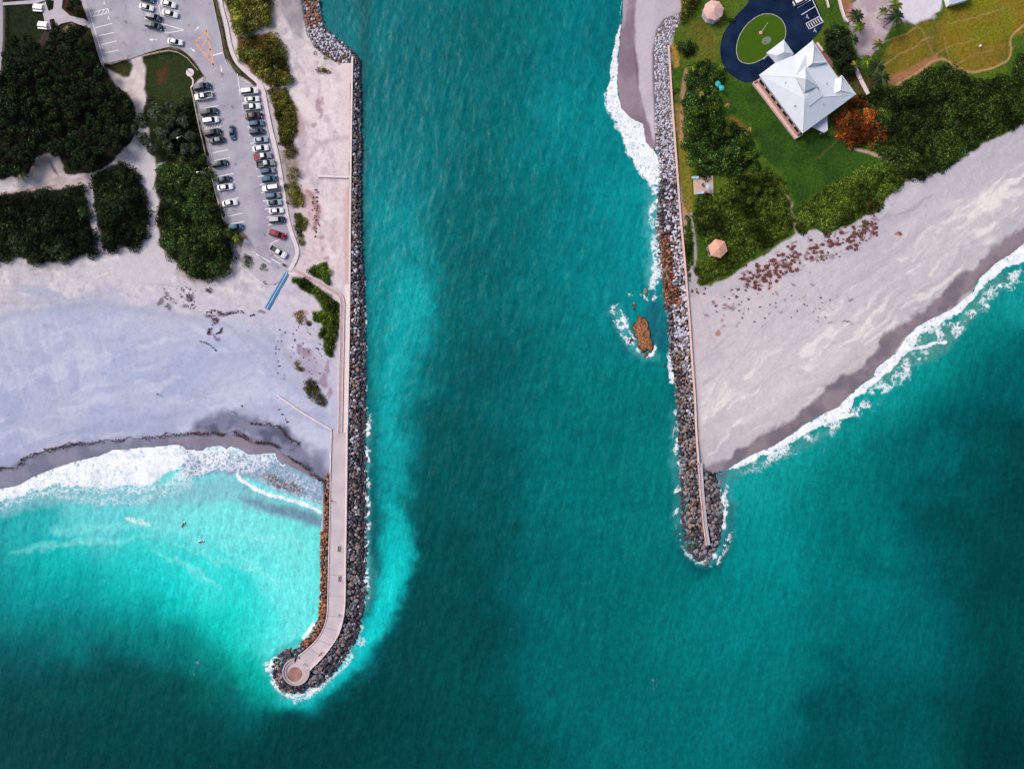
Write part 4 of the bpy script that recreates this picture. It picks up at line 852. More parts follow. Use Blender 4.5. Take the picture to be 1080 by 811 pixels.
for _ in range(5000):      # loose bank at the top of the left wall
    x = rnd.uniform(315, 378); y = rnd.uniform(-10, 70)
    k = sdist(np.array([x]), np.array([y]), [(318,-20),(334,-20),(337,8),(341,28),(352,38),(374,56),(376,66),(356,66),(342,58),(333,50),(326,38),(322,20)])[0]
    if k < 0: continue
    c = pick([('orange', 5), ('tan', 3), ('white', 1), ('grey', 1)]) if (y < 30 and x > 322) else pick([('white', 6), ('grey', 2), ('tan', 1), ('orange', 1 if y > 52 else .2)])
    if x < 322 or k < 1.8 and x > 333: c = pick([('dark', 2), ('grey', 2), ('white', 1)])
    try_rock(x, y, rnd.uniform(1.0, 1.75), -.35-.0*k, c, 'top bank')
# right jetty
LE = [(14,716),(22,702),(30,694),(50,690.5),(90,691),(120,692),(150,692),(170,696),(190,696),(230,692),(250,690),(270,692),(290,694),(300,692),(315,696),(330,703),(370,706),(400,711),(440,715),(500,717),(540,719),(565,721),(578,726),(590,733),(602,741)]
for _ in range(24000):
    y = rnd.uniform(16, 600); xl = np.interp(y, [p[0] for p in LE], [p[1] for p in LE]); xr = (WRx(y) if y < 575 else 748-(y-575)*.35)-1.8
    if y < 48: xr = np.interp(y, [14, 22, 48], [720, 718, 703.5])
    x = rnd.uniform(xl, xr); d = xr-x; e = (x-xl)/(xr-xl+.01)
    r = np.interp(y, [20, 200, 300, 400, 600], [1.55, 1.9, 2.05, 2.3, 2.75])*rnd.uniform(.5, 1.12)
    if y > 590: continue
    if y < 190: c = pick([('white', 8), ('grey', 2), ('tan', 1)]); z = -.25
    elif y < 245: c = pick([('white', 3), ('grey', 3), ('dark', 1.5), ('rust', .6)]) if e > .35 else pick([('dark', 3), ('grey', 3), ('rust', 1)]); z = zband(d)
    elif y < 322: c = pick([('orange', 3), ('rust', 6), ('tan', 1)]) if .15 < e < .62 or (y > 300 and e < .75) else (pick([('white', 4), ('grey', 2), ('tan', 2)]) if e > .5 else pick([('grey', 3), ('dark', 2)])); z = zband(d)
    elif y < 372: c = pick([('white', 5), ('grey', 3), ('tan', 1)]) if e > .3 else pick([('grey', 3), ('dark', 2)]); z = zband(d)
    elif y < 440: c = pick([('white', 2), ('grey', 3), ('tan', 2)]) if e > .6 else pick([('grey', 3), ('dark', 3), ('tan', 2), ('rust', .3)]); z = zband(d)
    else: c = pick([('grey', 3), ('dark', 3), ('tan', 1.6), ('rust', .25)]) if .2 < e else pick([('dark', 4), ('grey', 1), ('rust', .3)]); z = zband(d)
    if y > 577: c = pick([('dark',3),('grey',1)]); z = -.9
    try_rock(x, y, r, z, c, 'right wall' if y < 330 else 'right jetty')
for _ in range(3500):      # sea side of the right jetty
    y = rnd.uniform(497, 596); xl = np.interp(y, [488, 520, 556, 575, 596], [743, 744.5, 748, 750.5, 742]); xr = np.interp(y, [497, 505, 520, 545, 565, 580, 596], [749, 755, 760, 762, 759, 753, 745])
    x = rnd.uniform(xl, xr); d = x-xl
    try_rock(x, y, rnd.uniform(1.7, 2.9), -.15-.06*d if y < 578 else -1.1, pick([('grey', 3), ('dark', 4), ('tan', 1)]) if d > 8 else pick([('grey', 4), ('tan', 2), ('dark', 2)]), 'right jetty sea side')
for q in ((681,308,3,'tan'),(669,322,2.2,'rust'),(668.5,326,1.6,'dark'),(666,358.5,2.3,'rust'),(681,374.5,3,'rust'),(676,371,2,'tan'),(664.6,361,1.4,'dark'),(685,311,1.7,'grey'),(700.5,386,2,'dark'),(758,547,2.4,'grey')):
    rocks.append((q[0], q[1], WZ-.1, q[2], rnd.random()*6, 0, rnd.randrange(8), q[3], 'islet'))
order = sorted(range(len(rocks)), key=lambda i: -rocks[i][3])
big = set(order[:288])
proto = {}
LBL = {'grey': 'grey', 'tan': 'tan', 'dark': 'dark wet', 'white': 'pale white', 'orange': 'rust orange', 'rust': 'rust brown'}
WHERE = {'left jetty': 'in the rock slope on the channel side of the left jetty', 'jetty head': 'heaped round the lookout at the left jetty end', 'bay side': 'on the bay side of the left jetty', 'top bank': 'in the bank above the left sea wall',
         'right wall': 'in the rock slope beside the right sea wall', 'right jetty': 'on the channel side of the right jetty', 'right jetty sea side': 'on the sea side of the right jetty', 'islet': 'standing in the water off the right bank'}
VV, FF, MI = [], [], []; base = 0; RK = list(RM)
for i in order:
    x, y, z, r, rot, tilt, var, c, zone = rocks[i]
    loc = P(x, y, z); rr = r*S*1.12
    if i in big:
        k = (var, c)
        if k not in proto:
            V0, F0 = RV[var]; me = bpy.data.meshes.new('boulder'); me.from_pydata(V0.tolist(), [], F0.tolist()); me.materials.append(RM[c]); me.update(); proto[k] = me
        o = bpy.data.objects.new('boulder', proto[k]); COL.objects.link(o); o.location = loc; o.rotation_euler = (tilt, tilt*.6, rot); o.scale = (rr,)*3
        tag(o, LBL[c]+' boulder '+WHERE[zone], 'boulder', LBL[c]+' boulders '+WHERE[zone])
    else:
        V0, F0 = RV[var]; Mx = np.array((Matrix.Rotation(rot, 3, 'Z') @ Matrix.Rotation(tilt, 3, 'X')))
        VV.append(V0 @ Mx.T*rr+np.array(loc)); FF.append(F0+base); MI.append(np.full(len(F0), RK.index(c))); base += len(V0)
o = np_mesh('armour_stones', np.concatenate(VV), np.concatenate(FF), [RM[k] for k in RK], midx=np.concatenate(MI)); tag(o, 'smaller grey, white and rust armour stones packed along both jetties', kind='stuff')
print('ROCKS', len(rocks))
REEF = mat('brown_orange_reef_rock', alb((96,58,38), .8), .9, .3, 1.5, 1.0, 2.2, col2=alb((190,128,84), .8)); nt_ = REEF.node_tree; b_ = nt_.nodes['Principled BSDF']; src = b_.inputs['Base Color'].links[0].from_socket
ge_ = nd(nt_, 'ShaderNodeNewGeometry'); sx_ = nd(nt_, 'ShaderNodeSeparateXYZ'); nt_.links.new(ge_.outputs['Position'], sx_.inputs[0]); wr_ = nd(nt_, 'ShaderNodeMapRange'); wr_.inputs['From Min'].default_value = -.85; wr_.inputs['From Max'].default_value = -.48; nt_.links.new(sx_.outputs['Z'], wr_.inputs['Value'])
mx_ = nd(nt_, 'ShaderNodeMix', data_type='RGBA'); nt_.links.new(wr_.outputs[0], mx_.inputs['Factor']); mx_.inputs['A'].default_value = (.03, .022, .018, 1); nt_.links.new(src, mx_.inputs['B']); nt_.links.new(mx_.outputs['Result'], b_.inputs['Base Color'])
# the flat topped rock in the channel
pl = smooth([(674.5,333),(678,335.5),(680,335),(684,341),(684.2,346),(686.2,350),(686,356),(688.4,360),(689,367),(686,370),(683.5,367.5),(679,371),(676,366.5),(673.6,364),(673.4,357),(670,354),(670.6,349),(668,346),(670.4,341),(672.5,339)], n=2)
mb = MB(); n = len(pl); cx = sum(p[0] for p in pl)/n; cy = sum(p[1] for p in pl)/n; vs = []
lv = ((1.18, -3), (1.12, -1.3), (1.0, -.7), (.93, -.45), (.75, -.36), (.5, -.30), (.25, -.28))
for k, z in lv:
    for i, p in enumerate(pl): q = P(cx+(p[0]-cx)*k*(1+rnd.uniform(-.09, .09)), cy+(p[1]-cy)*k*(1+rnd.uniform(-.05, .05)), 0); vs.append((q.x, q.y, z+rnd.uniform(-.13, .13)))
fs = []
for l in range(len(lv)-1):
    for i in range(n): fs.append((l*n+i, l*n+(i+1) % n, (l+1)*n+(i+1) % n, (l+1)*n+i))
fs.append(tuple(range((len(lv)-1)*n, len(lv)*n)))
area = sum(pl[i][0]*pl[(i+1) % n][1]-pl[(i+1) % n][0]*pl[i][1] for i in range(n))
if area > 0: fs = [f[::-1] for f in fs]
mb.add(vs, fs); o = mb.build('sea_rock', REEF)
tag(o, 'large flat orange brown rock standing alone in the channel', 'rock')
# ================================================================== vegetation
def leafmat(name):
    m = bpy.data.materials.new(name); m.use_nodes = True; nt = m.node_tree; b = nt.nodes['Principled BSDF']
    b.inputs['Roughness'].default_value = .8; b.inputs['Specular IOR Level'].default_value = .08
    a = nd(nt, 'ShaderNodeAttribute', attribute_name='Col'); oi = nd(nt, 'ShaderNodeObjectInfo')
    hs = nd(nt, 'ShaderNodeHueSaturation'); nt.links.new(a.outputs['Color'], hs.inputs['Color'])
    mr = nd(nt, 'ShaderNodeMapRange'); nt.links.new(oi.outputs['Random'], mr.inputs['Value']); mr.inputs['To Min'].default_value = .72; mr.inputs['To Max'].default_value = 1.28
    mh = nd(nt, 'ShaderNodeMapRange'); nt.links.new(oi.outputs['Random'], mh.inputs['Value']); mh.inputs['To Min'].default_value = .485; mh.inputs['To Max'].default_value = .51
    nt.links.new(mr.outputs[0], hs.inputs['Value']); nt.links.new(mh.outputs[0], hs.inputs['Hue'])
    nt.links.new(hs.outputs['Color'], b.inputs['Base Color'])
    return m
LM = leafmat('leaves'); LM2 = leafmat('scrub_leaves')
BARK = mat('bark', (.10, .075, .055), .95, .25, 3, .4, 12)
PAL = {  # albedo palettes, (colour, weight)
 'dark': [((.012,.022,.009), 6), ((.020,.038,.012), 4), ((.042,.070,.020), 1.3), ((.11,.15,.04), .35), ((.03,.032,.022), .8)],
 'mid': [((.014,.028,.009), 5), ((.026,.048,.012), 4), ((.060,.090,.018), 1.6), ((.14,.17,.03), .45)],
 'belt': [((.012,.028,.007), 5), ((.026,.058,.011), 4), ((.060,.108,.016), 2.2), ((.14,.16,.028), .6)],
 'green2': [((.012,.026,.007), 5), ((.030,.062,.010), 4), ((.065,.115,.016), 2), ((.14,.19,.03), .6)],
 'olive': [((.055,.065,.014), 3), ((.11,.125,.02), 4), ((.19,.18,.03), 2.2), ((.12,.06,.02), .6)],
 'autumn': [((.045,.065,.014), 4), ((.09,.12,.018), 4), ((.20,.085,.02), 1.5), ((.26,.13,.03), .8), ((.05,.03,.015), 1)],
 'lime': [((.08,.12,.02), 3), ((.15,.20,.04), 3), ((.22,.20,.07), 1.5)],
 'green': [((.020,.040,.007), 4), ((.052,.090,.010), 5), ((.10,.15,.016), 2.4), ((.19,.21,.03), .7)],
 'orange': [((.36,.085,.014), 4), ((.50,.16,.02), 3), ((.15,.05,.016), 2), ((.10,.10,.02), 1.6), ((.05,.06,.015), 1)],
 'grey': [((.040,.052,.032), 4), ((.075,.092,.055), 4), ((.13,.15,.095), 2)],
 'brown': [((.12,.07,.03), 4), ((.20,.12,.05), 3), ((.08,.06,.02), 2)]}
RS = np.random.RandomState(5)
def palcols(pal, n):
    p = PAL[pal]; w = np.array([q[1] for q in p], float); w /= w.sum(); k = RS.choice(len(p), n, p=w)
    c = np.array([q[0] for q in p], np.float32)[k]; return c*(.8+.4*RS.rand(n, 1))
def leaf_quads(pts, nrm, size, cols, spread=.55):
    """irregular leaf-cluster faces at pts, facing roughly nrm"""
    n = len(pts); nn = nrm+RS.normal(0, spread, (n, 3)); nn /= np.linalg.norm(nn, axis=1)[:, None]+1e-6
    t = np.cross(nn, RS.normal(0, 1, (n, 3))); t /= np.linalg.norm(t, axis=1)[:, None]+1e-6; u = np.cross(nn, t)
    s = size*(.6+.8*RS.rand(n, 1)); asp = .5+.35*RS.rand(n, 1)
    V = np.stack([pts-t*s, pts+u*s*asp-t*s*.1, pts+t*s, pts-u*s*asp+t*s*.15], 1).reshape(-1, 3)
    F = np.arange(4*n).reshape(n, 4); C = np.repeat(cols, 4, 0); C = np.concatenate([C, np.ones((4*n, 1))], 1)
    return V, F, C
def thicket(name, outline, h, pal, label, dens=15, clump=1.1, size=.20):
    """one mass of scrub: domed clumps of leaf faces over the outline"""
    ol = smooth(outline, n=3); xs = [p[0] for p in ol]; ys = [p[1] for p in ol]
    x0, x1, y0, y1 = max(min(xs), -40), min(max(xs), 1120), max(min(ys), -35), min(max(ys), 850)
    area = (x1-x0)*(y1-y0)*S*S
    nc = int(area/(clump*clump)*1.3); cx = RS.uniform(x0-3, x1+3, nc); cy = RS.uniform(y0-3, y1+3, nc)
    wq = 6 if area > 300 else 2
    ok = sdist(cx+2*(fbm(cx, cy, 9, 1)-.5)*wq, cy+2*(fbm(cx, cy, 9, 5)-.5)*wq, ol) > clump/S*.2; cx, cy = cx[ok], cy[ok]; nc = len(cx)
    if nc == 0: return
    e = np.minimum(sdist(cx, cy, ol)*S/2.5, 1); e = np.maximum(e, .25)
    hh = h*(.45+.55*e)*RS.uniform(.6, 1.15, nc)*(.75+.5*fbm(cx, cy, 22, 9)); rr = clump*RS.uniform(.6, 1.5, nc)
    per = (dens*rr*rr*3.0).astype(int)+3; tot = per.sum(); k = np.repeat(np.arange(nc), per)
    d = RS.normal(0, 1, (tot, 3)); d[:, 2] = np.abs(d[:, 2])*1.1; d /= np.linalg.norm(d, axis=1)[:, None]
    rad = (rr[k]*(.72+.36*RS.rand(tot)))[:, None]
    f = (H-hh)/H*S
    c0 = np.stack([(cx-540)*f, (405.5-cy)*f, hh-rr*.9], 1)
    pts = c0[k]+d*rad*np.array([1, 1, .95]); pts[:, 2] = np.maximum(pts[:, 2], .02)
    tone = (.5+1.0*RS.rand(nc))[k][:, None]
    patch = (.35+1.4*sstep(.3, .7, fbm(cx, cy, 16, 17)))[k][:, None]
    cols = palcols(pal, tot)*tone*patch
    V, F, C = leaf_quads(pts, d, size, cols)
    o = np_mesh(name, V, F, LM2, {'Col': C}); tag(o, label, kind='stuff'); return o
NAMES = {'g7': 'shrubbery', 'g0': 'shrubbery', 'g1': 'shrubbery', 'g6': 'autumn_shrubbery'}
for nm, (pl, h, pal, lb) in THICK.items():
    sm = nm[:5] in ('strip', 'board') or nm in ('g0', 'g1', 'isl', 'g4', 'g3')
    thicket(NAMES.get(nm, 'coastal_scrub'), pl, h, pal, lb, 22 if sm else 15, .62 if sm else 1.1, .16 if sm else .20)

# ---- trees
def make_tree(seed, R=2.6, h=5.6, pal='dark', nleaf=1500, name='broadleaf_tree'):
    r = random.Random(seed); global RS
    root = thing(name, 't', 'tree', (0, 0, 0)); mb = MB()
    mb.bar((0, 0, -.3), (r.uniform(-.2, .2), r.uniform(-.2, .2), h*.45), .20, 8, .13)
    lobes = []
    for k in range(11):
        a = r.uniform(0, 6.28); q = R*.68*math.sqrt(r.random()); z = h-1.0-q*q/R*.55+r.uniform(-.5, .35)
        c = Vector((q*math.cos(a), q*math.sin(a), z)); lobes.append((c, r.uniform(.62, 1.15)*R/2.6))
        mb.bar((0, 0, h*.4), c, .09, 6, .03, caps=False)
    mb.build('trunk', BARK, root)
    P_, N_, T_ = [], [], []
    for c, rr in lobes:
        n = int(nleaf/11*rr*rr); d = RS.normal(0, 1, (n, 3)); d[:, 2] = d[:, 2]*.9+.25; d /= np.linalg.norm(d, axis=1)[:, None]
        P_.append(np.array(c)+d*(rr*(.6+.5*RS.rand(n, 1)))*np.array([1, 1, .75])); N_.append(d); T_.append(np.full((n, 1), r.uniform(.6, 1.35)))
    p = np.concatenate(P_); cols = palcols(pal, len(p))*np.concatenate(T_)
    V, F, C = leaf_quads(p, np.concatenate(N_), .21, cols)
    np_mesh('crown', V, F, LM, {'Col': C}, parent=root); return root
TREES = {k: [make_tree(200+i, pal=k) for i in range(n)] for k, n in (('dark', 5), ('grey', 2), ('green', 3))}
used_t = {}
def put_tree(kind, x, y, sc, label, group=None, zc=4.2):
    lst = TREES[kind]; i = used_t.get(kind, 0); used_t[kind] = i+1
    base = lst[i % len(lst)]; o = base if i < len(lst) else dup(base)
    p = P(x, y, zc*sc); o.location = (p.x, p.y, -.1); o.rotation_euler = (0, 0, rnd.uniform(0, 6.28)); o.scale = (sc*rnd.uniform(.9, 1.1), sc*rnd.uniform(.9, 1.1), sc)
    tag(o, label, 'tree', group); return o
def scatter(poly, spacing, margin=0):
    xs = [p[0] for p in poly]; ys = [p[1] for p in poly]; out = []
    for _ in range(9000):
        x, y = rnd.uniform(max(min(xs), -14), max(xs)), rnd.uniform(max(min(ys), -14), max(ys))
        if all((x-a)**2+(y-b)**2 > spacing**2 for a, b in out) and sdist(np.array([x]), np.array([y]), poly)[0] > margin: out.append((x, y))
    return out
grove = [(-20,78),(6,66),(22,60),(44,57),(58,29),(75,23),(90,27),(97,42),(103,62),(112,78),(124,92),(136,102),(141,114),(140,128),(131,140),(126,152),(112,168),(98,178),(78,184),(68,172),(60,160),(42,160),(30,176),(20,184),(-20,190)]
for x, y in scatter(grove, 10.2, 3.5): put_tree('dark', x, y, rnd.uniform(.72, 1.12), 'dark green broadleaf tree in the dense grove left of the car park', 'trees of the dense grove left of the car park')
for x, y, s in ((14,44,.8),(30,42,.85),(22,56,.9),(8,60,.8),(38,50,.7),(12,72,.8)): put_tree('dark', x, y, s, 'dark broadleaf tree on the shaded lawn in the top left corner', 'trees on the shaded corner lawn')
for x, y, s in ((78,3,.75),(82,13,.6),(74,10,.5)): put_tree('dark', x, y, s, 'dark leafy tree in the island between the footpaths at the top left', 'trees between the footpaths at the top left')
for x, y, s in ((148,128,.95),(163,120,1.0),(152,145,.95),(170,140,.9),(180,127,.8),(160,158,.7),(176,154,.75),(140,138,.8),(158,108,.7),(192,128,.75),(200,142,.7),(186,142,.8),(194,156,.7),(204,156,.6),(178,112,.6)):
    put_tree('grey', x, y, s, 'grey green tree between the sand path and the left parking row', 'grey green trees beside the sand path')
for x, y, s in ((742,76,.62),(752,82,.6),(746,96,.55),(758,112,.6),(768,140,.6),(782,150,.65),(770,160,.6),(790,165,.6),(745,170,.5),(734,118,.5)):
    put_tree('green', x, y, s, 'green leafy tree in the thicket left of the lawn', 'trees in the thicket left of the lawn')
for x, y, s in ((784,196,.55),(798,200,.6),(792,212,.5),(806,212,.5),(815,200,.5)):
    put_tree('green', x, y, s, 'rounded green tree in the thicket above the right beach', 'rounded trees in the thicket above the right beach')
for x, y, s in ((876,36,.8),(886,32,.75),(890,46,.8),(880,50,.8),(893,60,.8),(884,66,.75),(896,72,.7),(874,44,.6)):
    put_tree('dark', x, y, s, 'dark tree crowding the upper right side of the white roofed house', 'dark trees beside the white roofed house')

# ---- single bushes
def bush(outline_or_blob, h, pal, label, name='shrub', cat='shrub', dens=24, size=.15, clump=.55):
    o = thicket(name, outline_or_blob, h, pal, label, dens, clump, size)
    if o: 
        if 'kind' in o: del o['kind']
        o['category'] = cat
    return o
B = [
 (blob(305,159,7,7.5,0,seed=2),1.8,'autumn','round olive bush with brown tips, upper of two beside the walkway'),
 (blob(307.5,184,8,8.5,0,seed=3),1.8,'olive','round olive bush, lower of two beside the walkway'),
 (blob(341,74,7,5.2,10,seed=4),1.0,'olive','small round olive shrub alone on the pale sand near the top of the sea wall'),
 (blob(332,57,3,1.8,0,seed=5),.6,'brown','tiny brown shrub at the foot of the white rock bank, left one'),
 (blob(343,60,5,2.6,-15,seed=6),.6,'autumn','small rust shrub at the foot of the white rock bank, middle one'),
 (blob(356,64.5,6,2,-5,seed=7),.5,'brown','flat rust brown shrub at the foot of the white rock bank nearest the sea wall'),
 (blob(261,276,6,7,10,seed=8),1.6,'green','round dark green bush on the sand below the big scrub corner'),
 (blob(279,282,7.5,3.5,18,seed=9),.9,'green','long low green shrub on the sand below the car park end'),
 (blob(277.5,299.5,3,2.4,10,seed=10),.6,'green','tiny green shrub on the sand left of the blue beach mat'),
 (blob(222,307,6,3.6,5,seed=11),.6,'grey','sparse grey green shrub low on the left dune'),
 (blob(200,313,4,3,20,seed=12),.4,'grey','small grey shrub left of the sparse dune shrub'),
 (blob(316,334,7,6,40,seed=13),.7,'brown','brown dry shrub on the sand right of the blue beach mat'),
 (blob(323,341,4,4.5,0,seed=33),.6,'brown','small brown dry shrub just below the larger dry one'),
 (blob(314.5,385.5,4.5,7,-5,seed=14),1.0,'olive','small dark olive bush on the beach, upper of two'),
 ([(319,402),(328,399),(334,405),(338,415),(342,424),(337,428),(328,424),(321,412)],1.2,'olive','long olive bush on the beach near the slanting white wall'),
 (blob(948,247,3,2.4,0,seed=15),.6,'olive','single tiny shrub alone on the upper right beach'),
 (blob(727,292.5,3.5,5,0,seed=16),.6,'green','small green shrub at the lower end of the right seawall path'),
 ([(722,228),(729,230),(731,250),(731,275),(729,283),(724,282),(722,255)],.9,'green','narrow green hedge between the right sea wall and footpath'),
 (blob(756,295,4,3,-20,seed=18),.8,'olive','little olive shrub at the sandy toe of the gazebo thicket'),
 (blob(783,268,2,2,0,seed=19),.5,'olive','tiny shrub at the right toe of the gazebo thicket'),
 (blob(245,248,9,7,20,seed=20),1.0,'autumn','rust and green planting bed at the lower left car park corner'),
 (blob(922,220,8,4,-30,seed=21),.7,'autumn','rust tinged shrub on the edge of the right dune scrub'),
 (blob(870,272,5,2.4,-30,seed=22),.5,'autumn','low rusty shrub on the sand below the right dune, left of two'),
 (blob(912,236,4.5,2.6,-20,seed=23),.5,'autumn','low rusty shrub on the sand below the right dune, right of two'),
 (blob(53,4,3.5,5,0,seed=24),.8,'dark','dark little bush by the upper picnic table path'),
 (blob(57,26,3,3.5,0,seed=25),.8,'dark','dark little bush by the lower picnic table path'),
 (blob(717,88,3,4,0,seed=26),.9,'green','small bush against the right sea wall, upper one'),
 (blob(714,96,3,6,0,seed=27),.9,'dark','dark small bush against the right sea wall, middle one'),
 (blob(717,118,3,3,0,seed=28),.9,'green','small bush against the right sea wall, lower one'),
 (blob(719.5,179,3.2,2.6,0,seed=29),.9,'dark','single dark tuft on the yellow verge by the right sea wall'),
 (blob(823,28,5,4,40,seed=30),1.4,'autumn','rust and green shrub inside the driveway loop lawn'),
 (blob(788,14,2,2,0,seed=31),.7,'lime','tiny pale shrub left of the driveway loop'),
 (blob(773,20,4,4,0,seed=32),1.2,'green','green shrub on the lawn beside the octagonal gazebo'),
]
for pl, h, pal, lb in B: bush(pl, h, pal, lb)
# ---- palms
PM = leafmat('palm_leaf')
TR = mat('palm_trunk', (.16, .12, .09), .95, .25, 4, .4, 10)
def make_palm(seed, h=5.0, L=2.1, nf=13, pal='green', name='palm_tree'):
    r = random.Random(seed); root = thing(name, 'p', 'palm tree', (0, 0, 0)); mb = MB(); p = Vector((0, 0, -.3))
    for k in range(6):
        q = Vector((.05*k*k*.3, .03*k, -.3+(h+.3)*(k+1)/6)); mb.bar(p, q, .17-.012*k, 8, .16-.012*k, caps=False); p = q
    mb.build('trunk', TR, root); top = p
    for k in range(nf):
        a = 2*math.pi*k/nf+r.uniform(-.15, .15); ln = L*r.uniform(.8, 1.1); up = r.uniform(.1, .7); vs = []; d = Vector((math.cos(a), math.sin(a), 0)); n = Vector((-d.y, d.x, 0))
        V, F, C = [], [], []; col = palcols(pal, 1)[0]*1.15
        spine = [top+d*ln*t+Vector((0, 0, ln*(up*t-(.45+up)*t*t))) for t in [i/7 for i in range(8)]]
        for i in range(1, 8):
            wdt = .42*math.sin(math.pi*min(1, .12+i/8.5))*ln/2
            for sgn in (-1, 1):
                for j in (0, .5):
                    a0 = spine[i-1]+(spine[i]-spine[i-1])*j; b0 = len(V); tip = a0+n*sgn*wdt*1.15+d*.18*ln+Vector((0, 0, -.12*ln-.05*j))
                    V += [a0, a0+d*.10*ln, tip, a0-d*.01]; F.append((b0, b0+1, b0+2, b0+3)); C += [tuple(col*r.uniform(.75, 1.25))+(1,)]*4
        np_mesh('frond', np.array([tuple(v) for v in V], np.float32), np.array(F), PM, {'Col': np.array(C, np.float32)}, parent=root)
    return root
PALMS = [make_palm(1), make_palm(2, 4.2, 1.9, 11, 'olive'), make_palm(3, 5.5, 2.4, 14, 'dark')]
for i, (x, y, s, v, lb) in enumerate([
 (902,17,1.0,2,'dark feathery palm on the pale sand right of the upper driveway'),(905,30,1.05,0,'broad green palm above the dark trees beside the house'),(899,44,.9,2,'dark palm crown between the pale sand and the dark trees'),
 (943,5,1.1,0,'tall palm at the upper edge of the white sand clearing'),(942,19,1.15,2,'large dark palm left of the white sand clearing'),(932,12,.8,1,'small olive palm beside the large dark palm at the clearing'),
 (928,44,.9,1,'olive palm at the left end of the rough yellow turf'),(915,64,1.0,0,'green palm next to the white plank walkway'),(925,72,1.05,2,'dark palm right of the white plank walkway'),(930,84,1.1,2,'dark palm above the broad scrub belt'),(903,66,.8,1,'olive palm at the top end of the white plank walkway'),
 (738.5,98,.85,1,'yellow green palm on the dark thicket left of the lawn'),(767,109,.75,1,'small yellowish palm at the lawn edge, upper of two'),(790.5,134,.7,1,'small yellowish palm at the lawn edge, lower of two'),(731,70,.8,0,'green palm at the top of the thicket by the seawall path'),(760,71,.7,0,'small green palm beside the driveway bend'),
 (250,20,1.25,1,'yellowish palm among the scrub beside the white walkway'),(241,246,.7,2,'dark little palm in the planting bed at the car park corner'),(250,252,.7,0,'green little palm at the right of the corner planting bed'),(18,182,1.0,1,'olive palm at the left edge of the sand clearing')]):
    base = PALMS[v]; o = base if not base.get('used') else dup(base)
    base['used'] = 1
    p = P(x, y, 4.6*s); o.location = (p.x, p.y, -.1); o.rotation_euler = (0, 0, rnd.uniform(0, 6)); o.scale = (s,)*3; tag(o, lb, 'palm tree', 'palm trees')
for o in bpy.data.objects:
    if 'used' in o: del o['used']
# remove unplaced prototypes
for k, lst in TREES.items():
    for i, t in enumerate(lst):
        if i >= used_t.get(k, 0):
            for c in list(t.children): bpy.data.objects.remove(c)
            bpy.data.objects.remove(t)
# ---- dry wrack and dead stems lying on the sand
def litter(name, spots, cols, label, size=.16, n=14):
    PTS, NR, CC = [], [], []
    for x, y, r in spots:
        q = P(x, y, 0); m = int(n*r*r)+3
        p = np.stack([q.x+RS.normal(0, r*S*.5, m), q.y+RS.normal(0, r*S*.35, m), np.full(m, .03)+.12*RS.rand(m)-.15], 1); PTS.append(p); NR.append(np.tile([0, 0, 1.], (m, 1)))
        c = np.array(cols)[RS.choice(len(cols), m)]; CC.append(c*(.8+.4*RS.rand(m, 1)))
    V, F, C = leaf_quads(np.concatenate(PTS), np.concatenate(NR), size, np.concatenate(CC), .5)
    o = np_mesh(name, V, F, LM2, {'Col': C}); return tag(o, label, kind='stuff')
sp = []
for k in range(190):
    t = rnd.random()**.8; x = 783+t*142; y = 298-t*60+rnd.gauss(0, 7.5)
    if rnd.random() < .35: x = 812+rnd.gauss(0, 18); y = 290-(x-812)*.45+rnd.gauss(0, 6)
    sp.append((x, y, rnd.uniform(.8, 2.6)))
for k in range(40): sp.append((rnd.uniform(745, 880), rnd.uniform(300, 345), rnd.uniform(.4, 1.1)))
for k in range(10): sp.append((732+rnd.uniform(-4, 12), 306+rnd.uniform(-3, 4), rnd.uniform(.6, 1.3)))
litter('creeping_vine', sp, [(.16,.05,.05), (.22,.08,.07), (.12,.045,.05), (.20,.12,.09)], 'reddish creeping dune vine scattered over the right beach')
sp = []
ln = smooth([(220,330),(226,328),(236,331),(246,330),(256,329)], False); sp += [(x+rnd.gauss(0, 1), y+rnd.gauss(0, .8), rnd.uniform(.4, 1)) for x, y in ln for _ in (0, 1)]
ln = smooth([(218,329),(224,336),(229,338),(222,346),(219,352)], False); sp += [(x+rnd.gauss(0, .8), y+rnd.gauss(0, .8), rnd.uniform(.5, 1.2)) for x, y in ln]
ln = smooth([(228,352),(232,350),(234,346)], False)+smooth([(211,360),(220,363),(228,370)], False)+smooth([(264,333),(268,332)], False)+[(330,213),(331,220),(333,228)]; sp += [(x, y, .8) for x, y in ln]
for k in range(60): sp.append((rnd.uniform(290, 345), rnd.uniform(345, 400), rnd.uniform(.2, .8)))
for k in range(30): sp.append((333+rnd.gauss(0, 2), rnd.uniform(200, 250), rnd.uniform(.3, 1.1)))
for k in range(50): sp.append((rnd.uniform(172, 206), rnd.uniform(303, 326), rnd.uniform(.2, .7)))
for a, b in (((268,285),(290,300)),((286,288),(284,297)),((272,291),(283,294)),((296,275),(298,281))):
    for k in range(6): sp.append((a[0]+(b[0]-a[0])*k/5, a[1]+(b[1]-a[1])*k/5, .4))
litter('driftwood_twigs', sp, [(.09,.06,.07), (.14,.09,.09), (.06,.05,.06)], 'dark twigs and dead stems lying on the left dune sand')
sp = []
